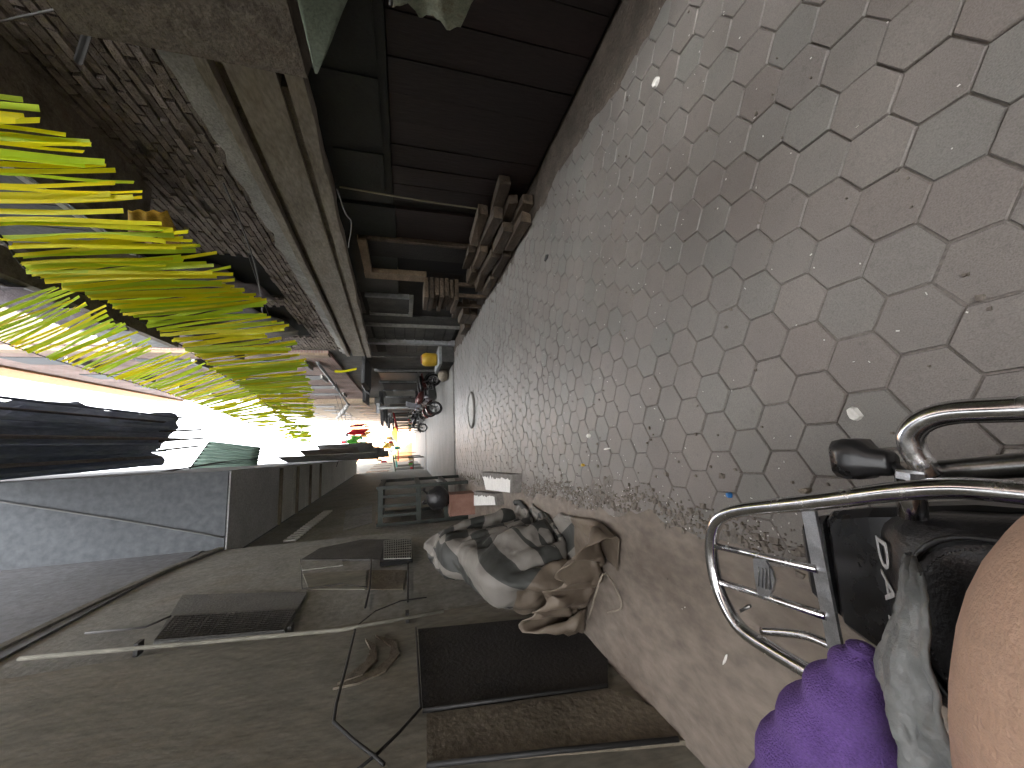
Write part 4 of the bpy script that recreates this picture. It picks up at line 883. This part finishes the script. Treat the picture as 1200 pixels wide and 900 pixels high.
# ---- the motorcycle the picture is taken from (rear end towards the alley)
BX, BY = -.215, -.385
nbk = motorcycle('black motorcycle with chrome rear rack that the person sits on', (BX, BY, .006), R(180), 'plastic_black', full=False)
def W(p): # world -> local of the rotated bike
    p = Vector(p); return Vector((-(p.x-BX), -(p.y-BY), p.z-.006))
def wtube(name, pts, r, m, sub=5, parent=nbk, n=12): return MB().tube([W(p) for p in pts], r, n, sub=sub).build(name, m, parent, True)
ZR = .86
rk = wtube('rack', [PG(1300, 590, .86), PG(1200, 578, .86), PG(1120, 572, .86), PG(1050, 576, .862), PG(980, 585, .864), PG(920, 592, .866), PG(868, 598, .867), PG(843, 608, .867), PG(834, 632, .867), PG(836, 665, .867), PG(846, 700, .867), PG(868, 736, .866), PG(910, 765, .865), PG(960, 794, .863), PG(1000, 817, .86), PG(1080, 860, .855)], [.0108]*16, 'chrome', n=14)
def wbar(name, p, q, wd, th, m, parent=rk): return MB().bar(W(p), W(q), wd, th).build(name, m, parent, True)
wbar('cross_bar', PG(948, 598, .861), PG(990, 812, .859), .019, .005, 'aluminium')
wtube('rod', [PG(840, 640, .866), PG(958, 667, .862)], .0056, 'chrome', 0, rk); wtube('rod', [PG(846, 682, .866), PG(968, 722, .862)], .0056, 'chrome', 0, rk)
mb = MB(); pl_ = [(882, 655), (896, 656), (904, 668), (908, 680), (905, 692), (900, 700), (888, 697), (884, 676)]
P = [PG(*q, .8695) for q in pl_]; mb.loft([[W(p-Vector((0, 0, .004))) for p in P], [W(p) for p in P]], smooth=False).build('badge_plate', 'aluminium', rk, True)
mb = MB()
for k in range(4):
    pts = [W(PG(889+k*4.2, 664+i*5+2*math.sin(i+k), .8707)) for i in range(6)]; mb.tube(pts, .0008, 4)
mb.build('embossing', 'chrome_dull', rk, True)
wtube('screw', [PG(868, 716, .866), PG(879, 710, .866)], .0025, 'chrome_dull', 0, rk)
wtube('lower_stay', [PG(893, 740, .85), PG(915, 741, .845), PG(945, 745, .84), PG(975, 757, .835), PG(1020, 778, .83)], .006, 'chrome', 5, rk)
# grab rails: outer chrome loop and dull lower tube
gr_ = wtube('grab_rail', [PG(1330, 470, .82), PG(1200, 479, .82), PG(1120, 483, .82), PG(1085, 492, .82), PG(1068, 508, .818), PG(1070, 526, .815), PG(1082, 545, .81), PG(1090, 556, .805)], .013, 'chrome', 6)
wtube('grab_rail', [PG(1086, 552, .79), PG(1120, 551, .79), PG(1200, 545, .79), PG(1330, 535, .79)], .0125, 'chrome_dull', 4)
MB().tube([W(PG(1066, 556, .84)), W(PG(1070, 606, .835))], .013, 12).build('bracket', 'chrome', nbk, True); MB().tube([W(PG(1066, 553, .85)), W(PG(1066, 561, .85))], .013, 6, smooth=False).build('bolt', 'aluminium', nbk, True)
# turn signal
def ring_at(px, z, w_, h_): 
    c_ = PG(*px, z); return [W(c_+Vector((math.cos(a)*w_*(1.0), 0, 0))+Vector((0, 0, math.sin(a)*h_))) for a in [k*math.pi/6+math.pi/12 for k in range(12)]]
def sq(px, z, w_, h_, e=.72):
    c_ = PG(*px, z); o = []
    for a in [k*math.pi/8+math.pi/16 for k in range(16)]:
        cx, cz = math.cos(a), math.sin(a); k = (abs(cx)**6+abs(cz)**6)**(-1/6); o.append(W(c_+Vector((cx*k*w_, 0, cz*k*h_))))
    return o
ts = MB().loft([sq((987, 537), .785, .0255, .024), sq((1000, 537), .785, .028, .027), sq((1014, 538), .785, .027, .025), sq((1026, 541), .784, .018, .016), sq((1044, 543), .783, .016, .014), sq((1049, 543), .783, .012, .010)], smooth=True).build('turn_signal', 'plastic_black', nbk, True)
MB().loft([sq((984, 537), .785, .021, .020), sq((986.5, 537), .785, .0245, .023)], smooth=False).build('lens', 'lens_grey', ts, True)
MB().tube([W(PG(1043, 543, .783)), W(PG(1068, 562, .79)), W(PG(1080, 590, .80))], .006, 8, sub=3).build('stalk', 'plastic_black', ts, True)
# tail fairing, lamp, seat end with lettering
def xs(y, w_, zl, zt, r=.012):
    return [W((BX-w_, y, zl)), W((BX-w_, y, zt-r)), W((BX-w_+r, y, zt)), W((BX+w_-r, y, zt)), W((BX+w_, y, zt-r)), W((BX+w_, y, zl))]
MB().loft([xs(.10, .125, .60, .76), xs(.30, .118, .64, .775), xs(.40, .10, .68, .785), xs(.46, .085, .70, .775), xs(.475, .08, .70, .76)], smooth=False).build('tail', 'plastic_black', nbk, True)
MB().loft([xs(.476, .075, .69, .768), xs(.515, .065, .695, .76), xs(.53, .055, .70, .745)], smooth=False).build('rear_light', 'red_plastic', nbk, True) if False else MB().loft([xs(.476, .075, .69, .768), xs(.515, .065, .695, .76), xs(.53, .055, .70, .745)], smooth=False).build('rear_light', 'plastic_black', nbk, True)
def seatring(y, w_, z):
    o = []
    for k in range(14):
        a = math.pi*k/13; o.append(W((BX+w_*math.copysign(abs(math.cos(a))**.45, math.cos(a)), y, z-.07+.07*abs(math.sin(a))**.5)))
    return o
MB().loft([seatring(-.42, .10, .80), seatring(-.1, .128, .828), seatring(.10, .122, .83), seatring(.26, .115, .838), seatring(.325, .108, .842), seatring(.342, .104, .838), seatring(.386, .094, .793), seatring(.390, .09, .775)]).build('seat_pad', 'vinyl_black', nbk, True)
mb = MB(); pts = [W((BX+.098*math.cos(a), .245+.092*math.sin(a)**.7 if math.sin(a) > 0 else .245, .843)) for a in [math.pi*k/20 for k in range(21)]]
mb.tube([pts[0]+Vector((-.008, .3, -.006))]+pts+[pts[-1]+Vector((.008, .3, -.006))], .0032, 6); mb.build('piping', 'vinyl_black', nbk, True)
mb = MB()
for k in range(1, 60):
    a = math.pi*k/60; mb.ell(W((BX+.088*math.cos(a), .24+.084*max(0, math.sin(a))**.7, .8455)), (.0013, .0013, .0012), 6, 4)
mb.build('stitching', 'grey_dark_cloth', nbk, True)
fc = bpy.data.curves.new('t', 'FONT'); fc.body = 'DAYUN'; fc.size = .058; fc.extrude = .0006; fc.align_x = 'LEFT'; fc.space_character = 1.12
fo = bpy.data.objects.new('t', fc); COL.objects.link(fo); bpy.context.view_layer.update()
me = bpy.data.meshes.new_from_object(fo.evaluated_get(bpy.context.evaluated_depsgraph_get())); bpy.data.objects.remove(fo)
lt = bpy.data.objects.new('lettering', me); me.materials.append(M['white_print']); COL.objects.link(lt); lt.parent = nbk
# reads right way up for someone behind the bike: text x -> world -X, text up -> world up/forward along the sloping seat end
slope = Vector((0, -.30, 1)).normalized()
ex = Vector((-1, 0, 0)); ey = Vector((0, -.70, .715)).normalized(); ez = ex.cross(ey)
org = Vector((BX+.072, .3895, .7925))
mw = Matrix(((ex.x, ey.x, ez.x, org.x), (ex.y, ey.y, ez.y, org.y), (ex.z, ey.z, ez.z, org.z), (0, 0, 0, 1)))
inv = Matrix.Translation((0, 0, 0)) @ Matrix.Rotation(-math.pi, 4, 'Z') @ Matrix.Translation((-BX, -BY, -.006))
lt.matrix_local = inv @ mw

# ================================================================== PERSON on the seat (turned towards the rear)
def skin_body(name, verts, edges, rad, m, parent, sub=2):
    me = bpy.data.meshes.new(name); me.from_pydata([Vector(v) for v in verts], edges, []); ob = bpy.data.objects.new(name, me); COL.objects.link(ob)
    md = ob.modifiers.new('s', 'SKIN'); md.use_smooth_shade = True
    for i, r in enumerate(rad): me.skin_vertices[0].data[i].radius = (r, r)
    me.skin_vertices[0].data[0].use_root = True
    ss = ob.modifiers.new('u', 'SUBSURF'); ss.levels = sub; ss.render_levels = sub
    bpy.context.view_layer.update(); m2 = bpy.data.meshes.new_from_object(ob.evaluated_get(bpy.context.evaluated_depsgraph_get())); m2.name = name
    bpy.data.objects.remove(ob); o = bpy.data.objects.new(name, m2); COL.objects.link(o); o.parent = parent; m2.materials.clear(); m2.materials.append(M[m])
    for p in m2.polygons: p.use_smooth = True
    return o
pe = thing('person', 'person on the motorcycle seat in purple fleece sleeve with grey cloth and bare knee', 'person', (0, 0, 0))
V = []; E_ = []; RD = []
def nd(p, r, par=None):
    V.append(p); RD.append(r); i = len(V)-1
    if par is not None: E_.append((par, i))
    return i
pel = nd((-.15, -.33, .96), .145); wai = nd((-.14, -.40, 1.14), .125, pel); che = nd((-.12, -.44, 1.34), .145, wai); nk = nd((-.11, -.42, 1.50), .055, che); hd = nd((-.10, -.40, 1.60), .085, nk); hd2 = nd((-.10, -.40, 1.70), .088, hd)
hp = nd((-.06, -.20, .955), .13, pel); th = nd((-.075, -.03, .95), .13, hp); kn = nd((-.125, .105, .955), .146, th); kn2 = nd((-.31, .13, .945), .138, kn); sh_ = nd((-.50, .13, .88), .115, kn2); an = nd((-.60, .12, .55), .06, sh_); ft = nd((-.62, .24, .50), .05, an)
h2 = nd((-.30, -.25, .93), .11, pel); k2 = nd((-.62, -.10, .90), .085, h2); a2 = nd((-.66, -.12, .5), .05, k2)
s1 = nd((-.33, -.40, 1.40), .07, che); e1 = nd((-.74, .12, 1.06), .05, s1); w1 = nd((-.45, .41, .905), .03, e1); hn1 = nd((-.40, .40, .90), .028, w1)
for i, (dx, dy) in enumerate(((-.02, .06), (.005, .065), (.03, .06), (.05, .045), (.055, .0))):
    f1 = nd((-.40+.35*abs(dy)+.2*dx, .40+dx*.3-.2*abs(dy), .90), .0095, hn1); nd((-.40+.75*abs(dy)+.2*dx, .395+dx*.3-.4*abs(dy), .892), .008, f1)
s2 = nd((.10, -.42, 1.40), .07, che); e2 = nd((.26, -.28, 1.14), .05, s2); w2 = nd((.12, -.12, 1.32), .03, e2)
body = skin_body('body', V, E_, RD, 'skin', pe, 3)
MB().ell((-.10, -.415, 1.705), (.10, .105, .10), 16, 12).build('hair', 'hair', pe)
for s in (-1, 1): MB().ell((-.10+s*.032, -.315, 1.675), (.012, .008, .009), 10, 8).build('eye', 'paint_white', pe)
MB().loft([[(-.10+math.cos(a)*w_, -.33+math.sin(a)*d_, z) for a in [k*math.pi/4 for k in range(8)]] for w_, d_, z in ((.006, .012, 1.68), (.012, .026, 1.64), (.008, .016, 1.63))]).build('nose', 'skin', pe)
# purple fleece: torso and sleeves
def bumpy(pts, rad, name, m, sub=10, n=20, amp=.014, seed=0, fold=26):
    P, r_ = catmull([Vector(p) for p in pts], rad, sub); mb = MB(); mb.tube(P, r_, n)
    k = 0
    for i in range(len(P)):
        for j in range(n):
            v = mb.v[k]; c_ = P[i]; d = (v-c_); s_ = 1+amp/max(r_[i], .01)*(math.sin(i*fold/len(P)*1.0+1.2*math.sin(j*6.28/n+seed))+1.3*nz(v.x*13, v.y*13, v.z*13+seed)); mb.v[k] = c_+d*s_; k += 1
    return mb.build(name, m, pe)
bumpy([(-.33, -.42, 1.42), (-.58, -.18, 1.24), (-.76, .10, 1.07), (-.68, .32, .97), (-.56, .42, .925), (-.46, .425, .905), (-.38, .40, .90), (-.31, .372, .90), (-.262, .355, .90), (-.245, .35, .90)], [.09, .085, .09, .092, .088, .077, .061, .04, .019, .006], 'sleeve', 'purple_fleece', 12, 28, .0042, 3, 74)
bumpy([(-.15, -.36, .93), (-.14, -.42, 1.15), (-.12, -.45, 1.35), (-.115, -.43, 1.45)], [.175, .165, .18, .10], 'pullover', 'purple_fleece', 8, 24, .01, 1, 20)
bumpy([(.10, -.43, 1.41), (.26, -.3, 1.13), (.14, -.15, 1.30)], [.085, .072, .05], 'sleeve', 'purple_fleece', 8, 16, .008, 5, 20)
# grey nylon cloth bunched in front of the knee
pa = [PG(1060, 648, .865), PG(1050, 690, .875), PG(1043, 722, .885), PG(1030, 752, .90), PG(1024, 790, .92), PG(1044, 840, .93), PG(1062, 900, .93), PG(1090, 980, .93)]
pb = [PG(1066, 655, .87), PG(1074, 690, .95), PG(1080, 740, .97), PG(1082, 790, .98), PG(1096, 850, .98), PG(1112, 905, .98), PG(1140, 960, .97), PG(1180, 1040, .95)]
pa, _ = catmull(pa, 0, 8); pb, _ = catmull(pb, 0, 8)
def gc(u, v):
    i = min(int(u*(len(pa)-1)), len(pa)-2); t = u*(len(pa)-1)-i; a = pa[i].lerp(pa[i+1], t); b = pb[i].lerp(pb[i+1], t)
    p = a.lerp(b, v); wv = math.sin(math.pi*v)
    return p+Vector((0, 0, -.01+.022*wv*(.4+u)+.010*u*math.sin(v*11+u*3)+.010*nz(u*7, v*9)+.004*nz(u*25, v*20)))
MB().sheet(gc, 60, 18, .003).build('nylon_cloth', 'grey_nylon', pe)

# ================================================================== TARP over a parked motorcycle (small cloth simulation)
cov = motorcycle('motorcycle hidden under the grey tarp by the left wall', (-1.17, 4.17, .012), R(0), 'plastic_black')
for ch in [c for c in cov.children_recursive if c.name.split('.')[0] in ('mirror', 'mirror_head', 'grip', 'handlebar', 'seat', 'tail', 'rear_light', 'rack', 'shock', 'rear_fender')][::-1]: bpy.data.objects.remove(ch)
NX, NYc = 56, 86; sp_ = .0365
ux, uy = np.meshgrid(np.arange(NX), np.arange(NYc), indexing='ij')
ang = R(4); cx, cy = -1.22, 4.34
gx = (ux-NX/2)*sp_*.60; gy = (uy-NYc/2)*sp_*.82
pos = np.stack([np.maximum(cx+gx*math.cos(ang)-gy*math.sin(ang), XL+.06+.0*gx), cy+gx*math.sin(ang)+gy*math.cos(ang), 1.82+.13*np.sin(ux*.5+.9*np.sin(uy*.13))*np.cos(uy*.31+.5*np.sin(ux*.16))+.10*np.sin(ux*.17+uy*.3)+0*gx], -1).astype(float)
pos[..., 2] += np.where(cx+gx*math.cos(ang)-gy*math.sin(ang) < XL+.06, (XL+.06-(cx+gx*math.cos(ang)-gy*math.sin(ang))), 0)
pos += RNG.normal(0, .004, pos.shape); prev = pos.copy()
caps = [((-1.15, 3.25, .64), (-1.17, 4.1, .76), .16), ((-1.17, 4.15, .86), (-1.17, 4.6, .92), .19), ((-1.52, 4.66, 1.20), (-.80, 4.66, 1.20), .09), ((-.86, 4.6, 1.1), (-.88, 4.8, 1.50), .07), ((-1.46, 4.6, 1.1), (-1.44, 4.74, 1.42), .07), ((-1.17, 4.6, 1.05), (-1.17, 4.9, 1.15), .17), ((-1.17, 4.84, .34), (-1.17, 4.84, .4), .33), ((-1.17, 3.54, .34), (-1.17, 3.54, .36), .33), ((-1.45, 3.3, .55), (-.86, 3.22, .52), .05), ((-.95, 3.7, .7), (-.9, 4.3, .95), .08)]
def sat(p, A_, Bq, L):
    d = Bq-A_; ln = np.linalg.norm(d, axis=-1, keepdims=True)+1e-9; return d*(1-L/ln)*.5
def relax(p, di, dj, L, k=1.0):
    A_ = p[:NX-di if di else NX, :NYc-dj if dj else NYc]; Bq = p[di:, dj:]; c = sat(p, A_, Bq, L)*k; A_ += c; Bq -= c
pinA, pinB = PG(612, 738, .56), PG(676, 656, .36); pi_ = np.arange(8, NX-14); pin = np.array([pinA.lerp(pinB, (k-8)/(NX-23)) for k in pi_])
pin[:, 2] += .035*np.sin(pi_*.8); pin[:, 1] += .03*np.sin(pi_*.55+1)
for it in range(270):
    vel = (pos-prev)*.965; prev = pos.copy(); pos = pos+vel; pos[..., 2] -= 9.8*(.012**2)
    for s_ in range(9):
        for par in (0, 1):
            relax(pos, 1, 0, sp_); relax(pos, 0, 1, sp_)
        relax(pos, 1, 1, sp_*1.41, .5)
        A_ = pos[1:, :-1]; Bq = pos[:-1, 1:]; c = sat(None, A_, Bq, sp_*1.41)*.5; A_ += c; Bq -= c
        relax(pos, 2, 0, sp_*2, .07); relax(pos, 0, 2, sp_*2, .07)
    for a, b, r in caps:
        a = np.array(a); b = np.array(b); d = b-a; t = np.clip(((pos-a)@d)/(d@d), 0, 1)[..., None]; q = a+d*t; n_ = pos-q; ln = np.linalg.norm(n_, axis=-1, keepdims=True)+1e-9
        ins = ln < r; pos = np.where(ins, q+n_/ln*r, pos); prev = np.where(ins, prev*.5+pos*.5, prev)
    pos[pi_, 0] = pin; prev[pi_, 0] = pin; pos[..., 0] = np.maximum(pos[..., 0], XL+.05)
    gd = pos[..., 2] < .03; pos[..., 2] = np.maximum(pos[..., 2], .03); prev = np.where(gd[..., None], pos, prev)
for k in range(1):
    q = pos.copy(); q[1:-1, 1:-1] = pos[1:-1, 1:-1]*.7+.075*(pos[2:, 1:-1]+pos[:-2, 1:-1]+pos[1:-1, 2:]+pos[1:-1, :-2]); pos = q
du_ = np.gradient(pos, axis=0); dv_ = np.gradient(pos, axis=1); nr_ = np.cross(du_, dv_); nr_ /= np.linalg.norm(nr_, axis=-1, keepdims=True)+1e-9
amp = np.array([[.030*(1-2.6*abs(nz(i*.20+j*.05, j*.022, 3)))+.026*(1-2.6*abs(nz(i*.13-j*.11, (i+j)*.022, 8)))+.006*nz(i*.5, j*.5, 1) for j in range(NYc)] for i in range(NX)])
pos = pos+nr_*.7*amp[..., None]*np.where(pos[..., 2:3] > .12, 1, .25); pos[..., 2] = np.maximum(pos[..., 2], .03); pos[..., 0] = np.maximum(pos[..., 0], XL+.05)
mb = MB(); vs = [Vector(p) for p in pos.reshape(-1, 3)]; fs = [(i*NYc+j, (i+1)*NYc+j, (i+1)*NYc+j+1, i*NYc+j+1) for i in range(NX-1) for j in range(NYc-1)]
mb.add(vs, fs, True); tp = mb.build('tarp', None); tag(tp, 'crumpled grey and dusty brown tarp covering a parked motorcycle', 'tarp')
uvl = tp.data.uv_layers.new(name='UVMap')
for lp_ in tp.data.loops: i, j = divmod(lp_.vertex_index, NYc); uvl.data[lp_.index].uv = (i/(NX-1), j/(NYc-1))
so_ = tp.modifiers.new('th', 'SOLIDIFY'); so_.thickness = .006; ss_ = tp.modifiers.new('su', 'SUBSURF'); ss_.levels = 1; ss_.render_levels = 1; ss_.subdivision_type = 'SIMPLE'
m = mat('tarp', (.2, .2, .2)); n = m.node_tree.nodes; l = m.node_tree.links; b = n['Principled BSDF']; b.inputs['Roughness'].default_value = .62
tc = n.new('ShaderNodeTexCoord'); sx_ = n.new('ShaderNodeSeparateXYZ'); l.new(tc.outputs['UV'], sx_.inputs[0])
def mth(op, a, bb):
    q = n.new('ShaderNodeMath'); q.operation = op
    for k, v in ((0, a), (1, bb)):
        if isinstance(v, (int, float)): q.inputs[k].default_value = v
        else: l.new(v, q.inputs[k])
    return q.outputs[0]
nw = n.new('ShaderNodeTexNoise'); nw.inputs['Scale'].default_value = 2.5; l.new(tc.outputs['UV'], nw.inputs['Vector'])
st_ = mth('GREATER_THAN', mth('FRACT', mth('ADD', mth('MULTIPLY', sx_.outputs[0], 5.2), mth('MULTIPLY', nw.outputs[0], .5)), 0), .55)
st2 = mth('GREATER_THAN', mth('FRACT', mth('ADD', mth('MULTIPLY', sx_.outputs[1], 3.2), .15), 0), .5)
chk = mth('MULTIPLY', mth('ABSOLUTE', mth('SUBTRACT', st_, mth('MULTIPLY', st2, mth('GREATER_THAN', nw.outputs[0], .5))), 0), mth('GREATER_THAN', mth('ADD', sx_.outputs[1], mth('MULTIPLY', sx_.outputs[0], .35)), .56))
ns = n.new('ShaderNodeTexNoise'); ns.inputs['Scale'].default_value = 4; ns.inputs['Detail'].default_value = 7; l.new(tc.outputs['Object'], ns.inputs['Vector'])
rp = n.new('ShaderNodeValToRGB'); e = rp.color_ramp.elements; e[0].position = .38; e[0].color = (.085, .064, .046, 1); e[1].position = .62; e[1].color = (.15, .12, .09, 1); l.new(ns.outputs[0], rp.inputs[0])
gy_ = n.new('ShaderNodeMix'); gy_.data_type = 'RGBA'; l.new(mth('GREATER_THAN', mth('ADD', sx_.outputs[1], mth('MULTIPLY', sx_.outputs[0], .35)), .56), gy_.inputs[0]); l.new(rp.outputs[0], gy_.inputs[6]); gy_.inputs[7].default_value = (.165, .153, .136, 1)
mx = n.new('ShaderNodeMix'); mx.data_type = 'RGBA'; l.new(chk, mx.inputs[0]); l.new(gy_.outputs[2], mx.inputs[6]); mx.inputs[7].default_value = (.03, .031, .028, 1)
l.new(mx.outputs[2], b.inputs['Base Color'])
bp = n.new('ShaderNodeBump'); bp.inputs['Strength'].default_value = .35; bp.inputs['Distance'].default_value = .04; n5 = n.new('ShaderNodeTexNoise'); n5.inputs['Scale'].default_value = 7; l.new(tc.outputs['Object'], n5.inputs['Vector']); l.new(n5.outputs[0], bp.inputs['Height']); l.new(bp.outputs[0], b.inputs['Normal'])
tp.data.materials.append(m)
a, b_, c = PG(722, 712), PG(700, 640), PG(712, 676)
tag(MB().tube([PG(690, 725, .12), PG(700, 690, .25), PG(709, 672, .22), PG(722, 690, .06), PG(728, 712, .02), PG(712, 718, .02)], .006, 6, sub=6).build('tie_rope', 'sack'), 'pale tie rope curling from the near corner of the tarp', 'rope')
